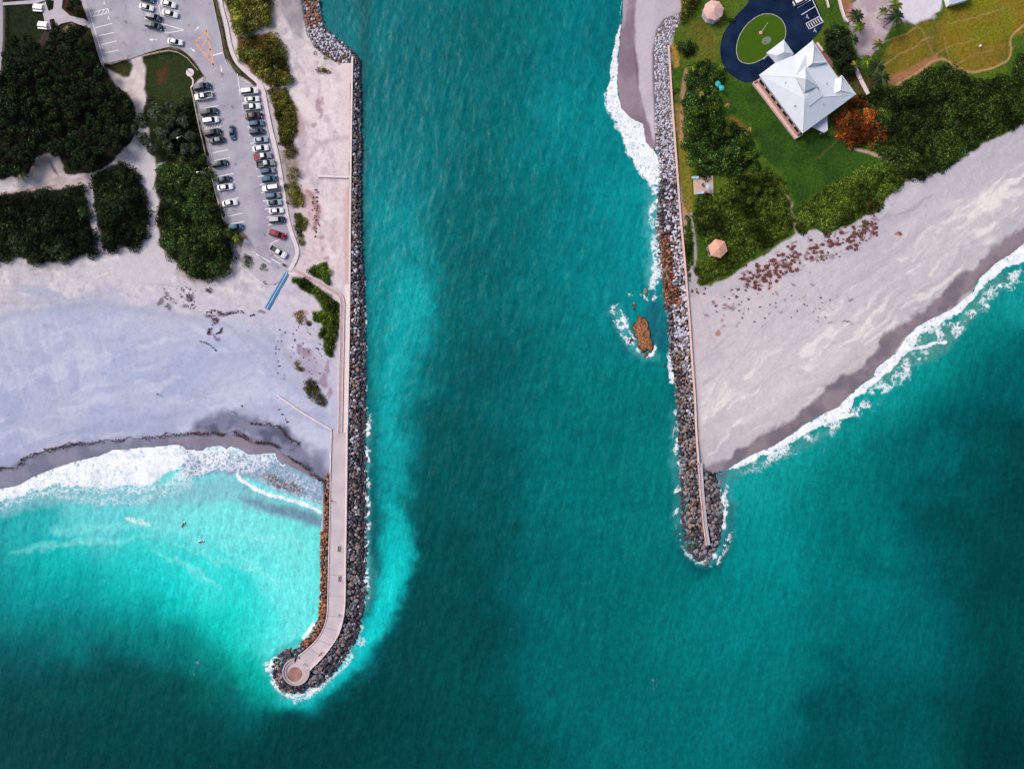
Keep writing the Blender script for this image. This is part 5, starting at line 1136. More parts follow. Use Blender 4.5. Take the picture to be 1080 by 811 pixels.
for pl in ([(-20,500),(0,494.5),(20,490),(25,483.5),(45,477),(65,471.5),(85,467.5),(120,465),(150,462),(190,458),(215,456.5),(235,457),(250,457.5),(262,463),(268,467),(280,466),(292,471),(300,480),(312,487),(325,495),(335,504),(343,508)],):
    for x, y in smooth(pl, False, 26):
        g = float(fbm(np.array([x]), np.array([y]), 12, 61)[0])
        if x < 30 and rnd.random() < .5: continue
        if g > .38: sp.append((x+rnd.gauss(0, .8), y+rnd.gauss(0, .9)+(g-.5)*5, rnd.uniform(.3, 1.0)))
for x, y in smooth([(265,446),(275,447),(290,449),(298,455),(305,462),(316,468)], False, 8): sp.append((x+rnd.gauss(0, 1), y+rnd.gauss(0, 1), rnd.uniform(.4, 1.1)))
for q in ((294,432,1),(298,437,1.4),(303,445,1.4),(301,442,.8),(255,428,1)): sp.append(q)
V_ = litter('seaweed_wrack', [(x, y, r) for x, y, r in sp], [(.055,.03,.03), (.09,.05,.045), (.04,.03,.035)], 'dark seaweed wrack line along the wet left beach')
V_.location.z = -.05
# ================================================================== vehicles
GL = mat('tinted_glass', (.008, .014, .022), .12, .2, 2, spec=.25)
RUB = mat('tyre_rubber', (.018, .018, .018), .85, .2, 5); RIM = mat('wheel_rim', (.45, .45, .47), .35, .1, 5, metal=.8)
HL = mat('headlight_lens', (.75, .76, .78), .15, .05, 5); TL = mat('tail_light_lens', (.35, .015, .012), .25, .1, 5); TRIM = mat('black_trim', (.02, .02, .022), .5, .2, 5)
def paint_mat(nm, c): return mat(nm, c, .35, .04, 1, coat=.12, spec=.25)
PT = {'white': paint_mat('white_car_paint', (.70,.71,.73)), 'black': paint_mat('black_car_paint', (.012,.013,.018)), 'navy': paint_mat('navy_car_paint', (.012,.028,.07)), 'teal': paint_mat('dark_teal_car_paint', (.012,.045,.055)),
      'slate': paint_mat('slate_blue_car_paint', (.07,.13,.20)), 'grey': paint_mat('grey_car_paint', (.20,.21,.25)), 'silver': paint_mat('silver_car_paint', (.42,.44,.48)), 'red': paint_mat('dark_red_car_paint', (.22,.006,.03)), 'blue': paint_mat('blue_car_paint', (.02,.08,.16)),
      'sky': paint_mat('pale_blue_car_paint', (.25,.36,.46)), 'cyan': paint_mat('teal_blue_car_paint', (.015,.10,.15)), 'plum': paint_mat('plum_black_car_paint', (.03,.018,.03))}
def loft(mb, st, mi, close=True):
    """st: list of (x, [(y,z)...]) half profiles mirrored"""
    rings = []
    for x, pr in st:
        full = [(x, y, z) for y, z in pr]+[(x, -y, z) for y, z in pr[::-1] if y > 1e-4]
        rings.append(full)
    n = len(rings[0]); vs = [v for r in rings for v in r]; fs = []
    for k in range(len(rings)-1):
        for i in range(n-1): fs.append((k*n+i, k*n+i+1, (k+1)*n+i+1, (k+1)*n+i))
        fs.append((k*n+n-1, k*n, (k+1)*n, (k+1)*n+n-1))
    fs.append(tuple(range(n))[::-1]); fs.append(tuple(range((len(rings)-1)*n, len(rings)*n)))
    mb.add(vs, fs, mi)
def hull(mb, xs, mi=0):  # xs: (x, halfwidth, zbelt, crown)
    loft(mb, [(x, [(w*.88, .28), (w, .45), (w*1.0, zb*.78), (w*.93, zb), (w*.5, zb+cr), (0.0001, zb+cr*1.15)]) for x, w, zb, cr in xs], mi)
def cabin(mb, xs, mi=0):  # (x, halfwidth at foot, z foot, halfwidth top, z top)
    loft(mb, [(x, [(w0, z0), (w1, z1-.05), (w1*.93, z1), (.0001, z1+.02)]) for x, w0, z0, w1, z1 in xs], mi)
def fix(o):
    bm = bmesh.new(); bm.from_mesh(o.data); bmesh.ops.recalc_face_normals(bm, faces=bm.faces); bm.to_mesh(o.data); bm.free()
    for p in o.data.polygons: p.use_smooth = False
    return o
def wheels(root, wx, w, r=.34):
    for x in wx:
        for s in (-1, 1):
            g = MB(); g.bar((0, -.11, 0), (0, .11, 0), r, 18); wh = g.build('wheel', RUB, root, (x, s*(w-.10), r))
            g = MB(); g.bar((0, s*.105, 0), (0, s*.125, 0), r*.62, 12); g.build('rim', RIM, wh)
def lights(root, xf, xr, w, z, zr=None):
    for s in (-1, 1):
        g = MB(); g.box((xf, s*(w-.22), z), (.16, .34, .15)); g.build('headlight', HL, root)
        g = MB(); g.box((xr, s*(w-.16), zr or z+.08), (.10, .24, .20)); g.build('tail_light', TL, root)
def mirrors(root, x, w, z):
    for s in (-1, 1):
        g = MB(); g.box((x, s*(w+.08), z), (.13, .20, .12), taper=.8); g.build('wing_mirror', TRIM, root)
def mk_sedan():
    root = thing('parked_car', 'c', 'car', (0, 0, 0)); m = MB()
    hull(m, [(-2.30,.62,.82,.02),(-2.18,.80,.90,.03),(-1.6,.89,.96,.03),(-.5,.91,.95,.03),(.7,.91,.93,.04),(1.5,.88,.86,.06),(2.05,.80,.76,.05),(2.30,.58,.62,.03)])
    fix(m.build('body', PT['white'], root)); g = MB()
    cabin(g, [(-1.72,.70,.94,.56,.97),(-1.12,.78,.94,.60,1.36),(-.2,.80,.94,.63,1.43),(.35,.80,.93,.61,1.40),(1.12,.74,.92,.62,.95)]); fix(g.build('windows', GL, root)); rf = MB()
    cabin(rf, [(-1.12,.60,1.32,.54,1.385),(-.2,.63,1.39,.57,1.455),(.36,.61,1.36,.55,1.425)]); fix(rf.build('roof', PT['white'], root))
    wheels(root, (-1.38, 1.42), .90); lights(root, 2.12, -2.2, .84, .66, .82); mirrors(root, .62, .84, 1.0); return root
def mk_suv(van=False):
    root = thing('parked_car', 'c', 'car', (0, 0, 0)); m = MB(); t = 1.72 if not van else 1.95; L = 2.4 if not van else 2.55
    hull(m, [(-L,.72,.95,.02),(-L+.12,.88,1.05,.03),(-1.4,.94,1.10,.03),(.6,.95,1.08,.03),(1.5,.93,1.03,.07),(2.05,.86,.95,.06),(L-.05,.66,.78,.03)])
    fix(m.build('body', PT['white'], root)); g = MB()
    cabin(g, [(-L+.08,.80,1.04,.68,1.30),(-L+.30,.84,1.08,.70,t-.08),(-.4,.86,1.08,.72,t),(.55,.85,1.07,.69,t-.04),(1.28,.78,1.05,.66,1.09)]); fix(g.build('windows', GL, root)); rf = MB()
    cabin(rf, [(-L+.26,.70,t-.12,.63,t-.055),(-.4,.72,t-.05,.66,t+.025),(.56,.69,t-.09,.62,t-.015)]); fix(rf.build('roof', PT['white'], root))
    wheels(root, (-1.45, 1.48), .93, .37); lights(root, L-.22, -L+.06, .88, .80, 1.0); mirrors(root, .75, .88, 1.15)
    return root
def mk_pickup():
    root = thing('parked_pickup', 'c', 'pickup truck', (0, 0, 0)); m = MB()
    hull(m, [(-.55,.92,1.08,.01),(.6,.95,1.08,.03),(1.5,.94,1.05,.07),(2.2,.90,.98,.06),(2.62,.72,.82,.03)])
    for s in (-1, 1): m.box((-1.62, s*.88, .76), (2.14, .12, .70))
    m.box((-2.66, 0, .76), (.10, 1.86, .70)); m.box((-1.62, 0, .50), (2.12, 1.70, .16))
    fix(m.build('body', PT['white'], root)); bd = MB(); bd.box((-1.58, 0, .60), (2.02, 1.62, .03)); bd.build('bed_liner', TRIM, root); g = MB()
    cabin(g, [(-.62,.80,1.08,.70,1.12),(-.48,.84,1.08,.71,1.66),(.2,.86,1.08,.72,1.72),(.62,.85,1.07,.69,1.68),(1.36,.78,1.05,.66,1.09)]); fix(g.build('windows', GL, root)); rf = MB()
    cabin(rf, [(-.48,.71,1.62,.65,1.69),(.2,.72,1.67,.66,1.745),(.63,.69,1.63,.62,1.70)]); fix(rf.build('roof', PT['white'], root))
    wheels(root, (-1.7, 1.62), .93, .39); lights(root, 2.44, -2.70, .90, .84, .90); mirrors(root, .85, .88, 1.2); return root
PR = {'sedan': mk_sedan(), 'suv': mk_suv(), 'van': mk_suv(True), 'pickup': mk_pickup()}; usedp = set()
def car(x, y, typ, colr, ang, label, sc=1, roof=None, bed=None, grp='cars parked in the lot', name=None):
    base = PR[typ]; o = base if typ not in usedp else dup(base); usedp.add(typ)
    p = P(x, y, .8); o.location = (p.x, p.y, .03); o.rotation_euler = (0, 0, math.radians(ang)); o.scale = (sc, sc, sc)
    for c in o.children:
        k = c.name.split('.')[0]
        if k in ('body', 'roof') or (k == 'bed_liner' and bed):
            c.material_slots[0].link = 'OBJECT'; c.material_slots[0].material = PT[{'body': colr, 'roof': roof or colr, 'bed_liner': bed or colr}[k]]
        if k == 'bed_liner' and bed: c.location.z = .52
    if name: o.name = name
    tag(o, label, {'pickup': 'pickup truck', 'van': 'van'}.get(typ, 'car'), grp)
LR, RR, UP = 'left row of the car park', 'right row of the car park', 'upper middle of the car park'
car(213.3,91.6,'suv','navy',10,'dark navy SUV at the very top of the left parking row')
car(214.4,101.6,'pickup','white',190,'white pickup with a dark bed, second from the top of the left parking row', .96)
car(220.6,118.0,'suv','teal',10,'dark teal SUV above the white one in the left parking row')
car(222.4,127.2,'suv','white',9,'white SUV directly above the hatched bay in the left parking row', .95)
car(224.4,140.0,'suv','black',10,'black SUV directly below the hatched bay in the left parking row')
car(228.4,148.0,'sedan','black',190,'black sedan with grey roof in the left parking row', .95, roof='grey')
car(244.4,139.7,'sedan','blue',-83,'dark blue sedan driving down the middle lane of the car park', .88, name='moving_car', grp=None)
car(231.9,172.7,'suv','teal',11,'dark teal car standing between two empty bays of the left parking row', .93)
car(235.7,189.4,'sedan','navy',11,'dark navy sedan directly above a white sedan in the left parking row', .92)
car(237.4,197.6,'sedan','white',8,'white sedan directly below the navy sedan in the left parking row', .96)
car(242.3,214.2,'sedan','white',8,'white sedan between empty bays low in the left parking row', .93)
car(248.6,239.4,'suv','cyan',8,'teal blue car at the bottom of the left parking row by the planting bed', .86)
car(263.4,96.3,'van','white',6,'white van at the very top of the right parking row', .96)
car(265.6,104.8,'sedan','white',6,'white sedan between the white van and the blue bedded pickup in the right row', .9)
car(265.6,112.8,'pickup','white',6,'white pickup with a blue bed in the right parking row', .92, bed='navy')
car(267.4,122.2,'sedan','plum',7,'plum black sedan below the white blue bedded pickup', 1.05)
car(270.6,130.4,'suv','slate',7,'slate blue SUV below the plum black sedan', .86, roof='blue')
car(270.9,138.8,'suv','navy',7,'navy SUV between the slate blue and the pale blue cars', .87)
car(274.8,147.6,'sedan','sky',7,'pale blue sedan above the white sports car in the right row', .88, roof='sky')
car(274.8,156.6,'sedan','white',8,'white sporty car with black stripes above the red bedded pickup', .98)
car(277.0,164.8,'pickup','grey',8,'pickup with bright red bed and white cab in the right row', .95, roof='white', bed='red')
car(280.4,172.6,'pickup','grey',9,'long dark grey pickup overhanging the walkway in the right row', .98, roof='silver')
car(282.6,180.4,'suv','grey',9,'grey car with blue roof below the long dark pickup', .84, roof='blue')
car(283.8,189.0,'suv','blue',9,'blue SUV above the big white one in the right row', .86)
car(285.4,198.4,'van','white',188,'big white van parked nose outwards in the right row', .95)
car(288.1,206.5,'suv','grey',8,'grey car with slate blue roof below the big white van', .88, roof='slate')
car(289.2,213.9,'sedan','sky',7,'pale blue car with black roof in the lower right row', .93, roof='black')
car(291.2,222.4,'sedan','white',6,'white sedan above the silver and navy SUV in the right row', .9)
car(292.2,231.8,'suv','navy',4,'navy SUV with silver roof at the lower end of the right row', .94, roof='silver')
car(292.7,247.3,'suv','red',-18,'dark red SUV parked crooked near the lower end of the car park', .98)
car(293.6,265.6,'pickup','white',-31,'white pickup with a dark bed parked diagonally on the lower apron', .96)
car(155.0,-1.5,'suv','blue',-14,'blue car cut by the top edge of the picture', .95, grp='cars parked in the upper lot')
car(154.2,7.6,'sedan','white',-14,'white sedan above the dark pickup in the upper lot', .9, grp='cars parked in the upper lot')
car(161.9,18.1,'suv','navy',-14,'dark navy SUV between the white sedan and the black SUV in the upper lot', .92, roof='grey', grp='cars parked in the upper lot')
car(162.4,27.4,'suv','teal',-14,'very dark SUV at the point of the painted island in the upper lot', 1.0, grp='cars parked in the upper lot')
car(177.4,4.2,'sedan','white',-15,'white sedan nearest the top edge right of the painted spine', .95, grp='cars parked in the upper lot')
car(179.2,14.4,'sedan','white',-14,'white sedan directly right of the painted spine line', .98, grp='cars parked in the upper lot')
car(184.6,44.2,'sedan','white',-8,'white sedan turning alone at the bend of the car park', .94, name='moving_car', grp=None)
car(844.5,0.5,'suv','white',25,'white car in the bay on the dark driveway', .9, grp=None)
# ================================================================== the house
def attach(o, root):
    o.parent = root; o.matrix_parent_inverse = Matrix.Translation(root.location).inverted(); return o
def roofmat():
    m = mat('white_metal_roof', (.58, .63, .69), .55, .03, .6, spec=.3); nt = m.node_tree; b = nt.nodes['Principled BSDF']
    ge = nd(nt, 'ShaderNodeNewGeometry'); cr = nd(nt, 'ShaderNodeVectorMath', operation='CROSS_PRODUCT'); cr.inputs[0].default_value = (0, 0, 1); nt.links.new(ge.outputs['True Normal'], cr.inputs[1])
    no = nd(nt, 'ShaderNodeVectorMath', operation='NORMALIZE'); nt.links.new(cr.outputs[0], no.inputs[0]); dt = nd(nt, 'ShaderNodeVectorMath', operation='DOT_PRODUCT'); nt.links.new(no.outputs[0], dt.inputs[0]); nt.links.new(ge.outputs['Position'], dt.inputs[1])
    fr = nd(nt, 'ShaderNodeMath', operation='PINGPONG'); fr.inputs[1].default_value = .25; nt.links.new(dt.outputs['Value'], fr.inputs[0])
    mr = nd(nt, 'ShaderNodeMapRange'); mr.inputs['From Min'].default_value = 0; mr.inputs['From Max'].default_value = .05; mr.inputs['To Min'].default_value = 1; mr.inputs['To Max'].default_value = 0; nt.links.new(fr.outputs[0], mr.inputs['Value'])
    bp = nd(nt, 'ShaderNodeBump'); bp.inputs['Strength'].default_value = .8; bp.inputs['Distance'].default_value = .05; nt.links.new(mr.outputs[0], bp.inputs['Height']); nt.links.new(bp.outputs['Normal'], b.inputs['Normal']); return m
ROOF = roofmat(); STUC = mat('pink_stucco', alb((222,176,164), .8), .9, .06, .8, .15, 20); FASC = mat('white_fascia', (.72, .72, .74), .6, .05, 2)
hs = thing('white_roofed_house', 'large house with white hipped metal roof and pink walls beside the dark driveway', 'house', P(845, 95, 0))
def rmesh(name, pts, faces, thick=.18, m=None, parent=None):
    V = [P(*p) for p in pts]; mb = MB(); n = len(V); fs = []
    for f in faces:
        a, b, c = V[f[0]], V[f[1]], V[f[2]]
        fs.append(f if (b-a).cross(c-a).z > 0 else f[::-1])
    # give the roof sheet thickness: fascia below the boundary edges
    edges = {}
    for f in fs:
        for i in range(len(f)): edges[(f[i], f[(i+1) % len(f)])] = 1
    vs = V+[Vector((v.x, v.y, v.z-thick)) for v in V]; side = [(a, n+a, n+b, b) for a, b in edges if (b, a) not in edges]
    mb.add(vs, fs+[tuple(n+i for i in f[::-1]) for f in fs]+side); return attach(mb.build(name, m or ROOF), parent or hs)
E = 5.0
W_, S_, E_, N_ = (800.6, 79.5), (846.5, 141), (903, 99.8), (857, 43)
R1, R2 = (838.5, 81.5, 8.4), (848.5, 104, 8.4)
rmesh('main_roof', [(*W_, E), (*S_, E), (*E_, E), (*N_, E), R1, R2, (818, 66.3, E), (838, 58.5, E), (884, 82.4, E), (888, 79.4, E)], [(0, 1, 5, 4), (1, 2, 5), (2, 9, 8, 3, 4, 5), (3, 7, 4), (7, 6, 4), (6, 0, 4)])
# north wing hip with white and blue slopes
rmesh('wing_roof', [(857.5, 44.5, E+.25), (848.5, 58, E+.9), (848.8, 73.5, E+1.6), (858.3, 50.5, 7.7), (856.8, 67, 7.7), (872.5, 66, E+.9), (838.5, 60, E+.28)], [(0, 1, 3), (1, 2, 4, 3), (0, 3, 4, 5), (2, 5, 4), (0, 6, 1)])
rmesh('wing_roof', [(888, 80.2, E+.15), (880.5, 83.5, E+1.0), (879.5, 99.5, E+1.4), (887.5, 82.5, 7.0), (886.6, 95.5, 7.0), (902, 99.3, E+.15), (892, 107.5, E+.15)], [(0, 1, 3), (1, 2, 4, 3), (0, 3, 4, 5), (2, 6, 5, 4)])
# central lantern roof and the south east dormer
rmesh('lantern_roof', [(838.5, 81.5, 8.8), (848.6, 97, 8.8), (862.5, 91, 8.8), (849, 71, 8.8), (849.5, 83.5, 10.8)], [(0, 1, 4), (1, 2, 4), (2, 3, 4), (3, 0, 4)])
mb = MB(); q = [P(x, y, 8.7) for x, y in ((840.5, 82), (849.5, 95.5), (860.5, 90.5), (849, 73))]; mb.add([(v.x, v.y, 8.72) for v in q]+[(v.x, v.y, 6.5) for v in q], [(0, 4, 5, 1), (1, 5, 6, 2), (2, 6, 7, 3), (3, 7, 4, 0)]); attach(fix(mb.build('lantern_wall', FASC)), hs)
rmesh('dormer_roof', [(847.5, 103.8, 8.5), (861.5, 92.5, 8.5), (868.3, 100.8, 7.5), (853.6, 112.5, 7.5)], [(0, 1, 2, 3)], .15)
mb = MB(); q = [P(x, y, 7.2) for x, y in ((848.5, 104), (861, 93.5), (867, 100.8), (853.8, 111.3))]; mb.add([(v.x, v.y, z) for v, z in zip(q, (8.2, 8.2, 7.3, 7.3))]+[(v.x, v.y, 5.5) for v in q], [(0, 4, 5, 1), (1, 5, 6, 2), (2, 6, 7, 3), (3, 7, 4, 0)]); attach(fix(mb.build('dormer_wall', FASC)), hs)
def ridge(a, b, r=.10):
    g = MB(); A, B = P(*a), P(*b); g.bar(A+Vector((0, 0, .02)), B+Vector((0, 0, .02)), r, 6); attach(g.build('ridge_cap', FASC), hs)
for a, b in (((*W_, E), R1), ((*S_, E), R2), ((*E_, E), R2), (R1, R2), ((*N_, E), (858.3,50.5,7.7)), ((858.3,50.5,7.7), (856.8,67,7.7)), ((888,80.2,E+.15), (887.5,82.5,7.0)), ((887.5,82.5,7.0), (886.6,95.5,7.0)), ((838.5,81.5,8.8), (849.5,83.5,10.8)), ((848.6,97,8.8), (849.5,83.5,10.8)), ((862.5,91,8.8), (849.5,83.5,10.8)), ((849,71,8.8), (849.5,83.5,10.8))): ridge(a, b)
for x, y, z in ((828,88,7.0),(838,112,6.6),(868,110,6.4),(872,88,6.8)):
    g = MB(); c = P(x, y, z); g.bar((c.x, c.y, c.z-.5), (c.x, c.y, c.z+.35), .13, 8); g.disc((c.x, c.y), .2, c.z+.35, c.z+.42, 10); attach(g.build('roof_vent', M['concrete2']), hs)
# portico
rmesh('portico_roof', [(808.3, 56, 4.2), (826.7, 42, 4.2), (837.4, 57.2, 4.2), (821.8, 71, 4.2), (819.5, 59.0, 6.0), (826.8, 55.5, 6.0)], [(0, 4, 5, 1), (1, 5, 2), (2, 5, 4, 3), (3, 4, 0)])
for x, y in ((811,56),(826.5,44.5),(821,68.5)):
    g = MB(); p = P(x, y, 4.1); g.bar((p.x, p.y, -.1), (p.x, p.y, 4.1), .18, 10); attach(g.build('porch_column', FASC), hs)
# walls
foot = []
for c, k in ((W_, (3.0, .4)), (S_, (.2, -3.4)), (E_, (-3.2, -.2)), (N_, (-.3, 3.4))):
    p = P(c[0]+k[0], c[1]+k[1], E); foot.append((p.x, p.y))
mb = MB(); mb.add([(x, y, -.1) for x, y in foot]+[(x, y, 4.85) for x, y in foot], [(i, (i+1) % 4, 4+(i+1) % 4, 4+i) for i in range(4)]); attach(fix(mb.build('wall', STUC)), hs)
def wall_windows(a, b, n, z0, z1, w, root, skip=()):
    a = Vector(a); b = Vector(b); d = (b-a).normalized(); nr = Vector((d.y, -d.x)); 
    cen = sum((Vector(f) for f in foot), Vector((0, 0)))/4
    if (a-cen).dot(nr) < 0: nr = -nr
    for k in range(n):
        if k in skip: continue
        c = a+(b-a)*((k+.5)/n); rz = math.atan2(d.y, d.x)
        fr = MB(); fr.box((0, 0, 0), (w+.24, .10, z1-z0+.24)); f = attach(fr.build('window', FASC, None), root); f.location = (c.x+nr.x*.03, c.y+nr.y*.03, (z0+z1)/2); f.rotation_euler = (0, 0, rz)
        g = MB(); g.box((0, 0, 0), (w, .13, z1-z0)); gg = g.build('pane', GL, f)
wall_windows(foot[0], foot[1], 7, 2.0, 3.4, 1.9, hs); wall_windows(foot[1], foot[2], 6, 1.0, 2.8, 1.3, hs, (2,)); wall_windows(foot[2], foot[3], 7, 1.0, 2.6, 1.2, hs); wall_windows(foot[3], foot[0], 7, 1.0, 2.6, 1.2, hs, (2, 3, 4))
# pink terrace along the lower left wall with low parapet
tp = slab('terrace', [(794.3,87.2),(800.2,83.6),(844.5,141.5),(839.6,146.8)], .5, .8, mat('pink_terrace_tiles', alb((236,202,192), .8), .85, .08, 1.2, .1, 10)); attach(tp, hs)
pr = MB(); ribbon_mb(pr, [(801.5,83.0),(794.6,87.6),(839.5,146.2),(847,141.5)], .8, 1.25, .3); attach(pr.build('terrace_parapet', mat('pale_pink_parapet', alb((236,206,200), .8), .85)), hs)
an = slab('entrance_canopy', [(856,134),(872.6,122.8),(873.2,137.6),(869,140.2)], 3.0, .25, mat('lavender_canopy', alb((206,200,220), .8), .7, .05, 1)); attach(an, hs)
for x, y in ((868.5,138.6),(871.8,127)):
    g = MB(); p = P(x, y, 2.7); g.bar((p.x, p.y, -.1), (p.x, p.y, 2.76), .12, 8); attach(g.build('porch_column', FASC), hs)
st = slab('terrace_step', [(837,60),(841.5,57),(857,44),(858.5,46),(840,62)], .35, .5, STUC); attach(st, hs)
ut = slab('service_terrace', [(858,46),(862,44.5),(880,68),(878,72)], .3, .5, mat('brick_red_service_strip', alb((140,96,88), .8), .9)); attach(ut, hs)
o = ribbon('garden_bench', [(861.8,45.3),(868.6,54.2)], 2.2, .7, -.1, mat('pale_pink_stone', alb((232,206,200), .8), .8)); tag(o, 'pale pink low planter wall beside the upper right corner of the house', 'planter')
# ================================================================== gazebos and garden furniture
GR = {'pink': mat('pinkish_shingles', alb((222,176,166), .8), .85, .08, 1.6, .3, 9, col2=alb((232,194,184), .8)), 'pink2': mat('salmon_shingles', alb((226,168,148), .8), .85, .08, 1.6, .3, 9)}
def gazebo(x, y, n, r, rot, m, label, h=2.5):
    p = P(x, y, 2.9); g = thing('garden_gazebo', label, 'gazebo', (p.x, p.y, 0), math.radians(rot), 'gazebos on the right bank'); mb = MB(); R = r*S
    vs = [(R*math.cos(2*math.pi*k/n), R*math.sin(2*math.pi*k/n), h) for k in range(n)]+[(0, 0, h+1.25)]+[(R*math.cos(2*math.pi*k/n), R*math.sin(2*math.pi*k/n), h-.16) for k in range(n)]
    mb.add(vs, [(k, (k+1) % n, n) for k in range(n)]+[(k, n+1+k, n+1+(k+1) % n, (k+1) % n) for k in range(n)]+[tuple(n+1+k for k in range(n))[::-1]]); mb.build('roof', m, g)
    f = MB(); f.disc((0, 0, 0), .16, h+1.15, h+1.45, 10, r2=.05); f.build('finial', M['white'], g)
    for k in range(n):
        q = MB(); a = 2*math.pi*k/n; q.bar((R*.86*math.cos(a), R*.86*math.sin(a), .1), (R*.86*math.cos(a), R*.86*math.sin(a), h+.05), .08, 8); q.build('post', M['white'], g)
    q = MB(); q.disc((0, 0, 0), R*.95, -.15, .12, n); q.build('floor', M['concrete2'], g)
gazebo(753, 10.3, 8, 10.8, 10, GR['pink'], 'pink roofed octagonal gazebo on the grass left of the driveway loop')
gazebo(757.6, 262, 6, 10.3, -14, GR['pink2'], 'salmon roofed hexagonal gazebo above the right beach')
pt = slab('patio', [(731,186),(752,184.5),(752.5,204.5),(732,205.5)], .12, .3, mat('pinkish_patio_pavers', alb((206,172,160), .8), .9, .14, 1.5, .2, 10)); tag(pt, 'square pinkish paved patio in the thicket', kind='structure')
TEAL = mat('teal_canvas', (.02, .42, .44), .8, .06, 2); LB = mat('pale_blue_canvas', alb((160,206,224), .8), .8, .06, 2); WM = M['white']
def parasol(x, y, r, m, label, h=2.2, nm='parasol'):
    p = P(x, y, h); g = thing(nm, label, 'parasol', (p.x, p.y, .1), rnd.random(), 'parasols on the right bank'); mb = MB(); n = 8
    vs = [(r*math.cos(2*math.pi*k/n), r*math.sin(2*math.pi*k/n), h-.35) for k in range(n)]+[(0, 0, h)]+[(r*.97*math.cos(2*math.pi*k/n), r*.97*math.sin(2*math.pi*k/n), h-.42) for k in range(n)]+[(0, 0, h-.06)]
    mb.add(vs, [(k, (k+1) % n, n) for k in range(n)]+[(n+1+(k+1) % n, n+1+k, 2*n+1) for k in range(n)]+[(k, n+1+k, n+1+(k+1) % n, (k+1) % n) for k in range(n)]); mb.build('canopy', m, g)
    q = MB(); q.bar((0, 0, 0), (0, 0, h+.08), .03, 8); q.build('pole', M['white'], g); q = MB(); q.disc((0, 0, 0), .28, 0, .08, 12); q.build('base', M['concrete2'], g)
parasol(757.4,88.2,.85,TEAL,'teal parasol on the shaded lawn edge, upper left of a pair'); parasol(761.4,92.6,.80,TEAL,'teal parasol on the shaded lawn edge, lower right of a pair')
parasol(747.4,197.4,.78,LB,'pale blue parasol over the table on the square patio')
def lounger(x, y, rz, label, m):
    p = P(x, y, .4); g = thing('sun_lounger', label, 'sun lounger', (p.x, p.y, .12), math.radians(rz), 'sun loungers on the right bank'); q = MB(); q.box((-.25, 0, .36), (1.3, .62, .08)); q.build('seat', m, g)
    q = MB(); vs = [(.4, -.31, .34), (.4, .31, .34), (1.0, .31, .74), (1.0, -.31, .74), (.4, -.31, .27), (.4, .31, .27), (1.0, .31, .67), (1.0, -.31, .67)]; q.add(vs, [(0, 1, 2, 3)[::-1], (4, 5, 6, 7), (0, 4, 5, 1), (1, 5, 6, 2), (2, 6, 7, 3), (3, 7, 4, 0)]); fix(q.build('backrest', m, g))
    for a in (-.8, .35):
        for b in (-.26, .26): q = MB(); q.box((a, b, .16), (.06, .06, .32)); q.build('leg', WM, g)
lounger(732.8,187.6,0,'pale blue sun lounger at the upper left corner of the patio',LB); lounger(738.2,203.6,5,'pale blue sun lounger at the lower edge of the patio',LB); lounger(754.6,94.2,40,'pale pink sun lounger beside the teal parasols',mat('pale_pink_canvas', alb((226,190,190), .8), .8))
p = P(741.3,195,.7); g = thing('round_table', 'small dark round table in the middle of the square patio', 'table', (p.x, p.y, .12)); q = MB(); q.disc((0, 0, 0), .42, .68, .73, 20); q.build('tabletop', M['darkwood'], g); q = MB(); q.bar((0, 0, 0), (0, 0, .68), .05, 8); q.disc((0, 0, 0), .25, 0, .04, 12); q.build('pedestal', M['darkwood'], g)
# flagpole, grating on the loop lawn
p = P(802.3,35.2,0); g = thing('flag_pole', 'tall white flag pole on the oval lawn inside the driveway loop', 'flag pole', (p.x, p.y, .1)); q = MB(); q.bar((0, 0, 0), (0, 0, 5.6), .09, 10, .05); q.build('pole', WM, g); q = MB(); q.disc((0, 0, 0), .11, 5.6, 5.75, 10, r2=.03); q.build('finial', WM, g); q = MB(); q.disc((0, 0, 0), .55, -.05, .22, 16, r2=.45); q.build('plinth', GR['pink2'], g)
p = P(808.6,43,.15); q = MB(); q.disc((0, 0, 0), 1.45, -.1, .10, 28, r2=1.35); a = q.build('round_planting_bed', mat('grey_green_groundcover', (.13,.17,.12), .95, .35, 1.8, .5, 9), None, (p.x, p.y, .06)); a.scale = (1.05, .82, 1); a.rotation_euler.z = .5; tag(a, 'round grey green planting bed on the oval driveway lawn', 'planting bed')
# white plank walkway and low white walls by the house
g = thing('plank_walkway', 'white two-piece plank walkway right of the house', 'walkway', P(908, 84, 0))
for a, b in (((901,69),(907.6,83.5)),((907.9,84.1),(915.8,99.6))): attach(ribbon('plank_deck', [a, b], 4.2, .45, .25, M['cap']), g)
for x, y in ((902,72),(906,81),(910,89),(914.5,98)):
    q = MB(); c = P(x, y, .3); q.box((c.x, c.y, .08), (.9, .14, .36)); attach(q.build('support', M['darkwood'], ), g)
o = ribbon('garden_wall', smooth([(885,-12),(886,0),(889,12),(892,20),(895,23)], False), 2.2, .5, -.2, M['cap']); tag(o, 'curving low white wall at the top right of the driveway', 'low wall')
o = ribbon('garden_wall', [(871.5,-4),(874.5,8)], 1.4, .4, -.2, M['cap']); tag(o, 'short straight white wall between driveway and curving wall', 'low wall')
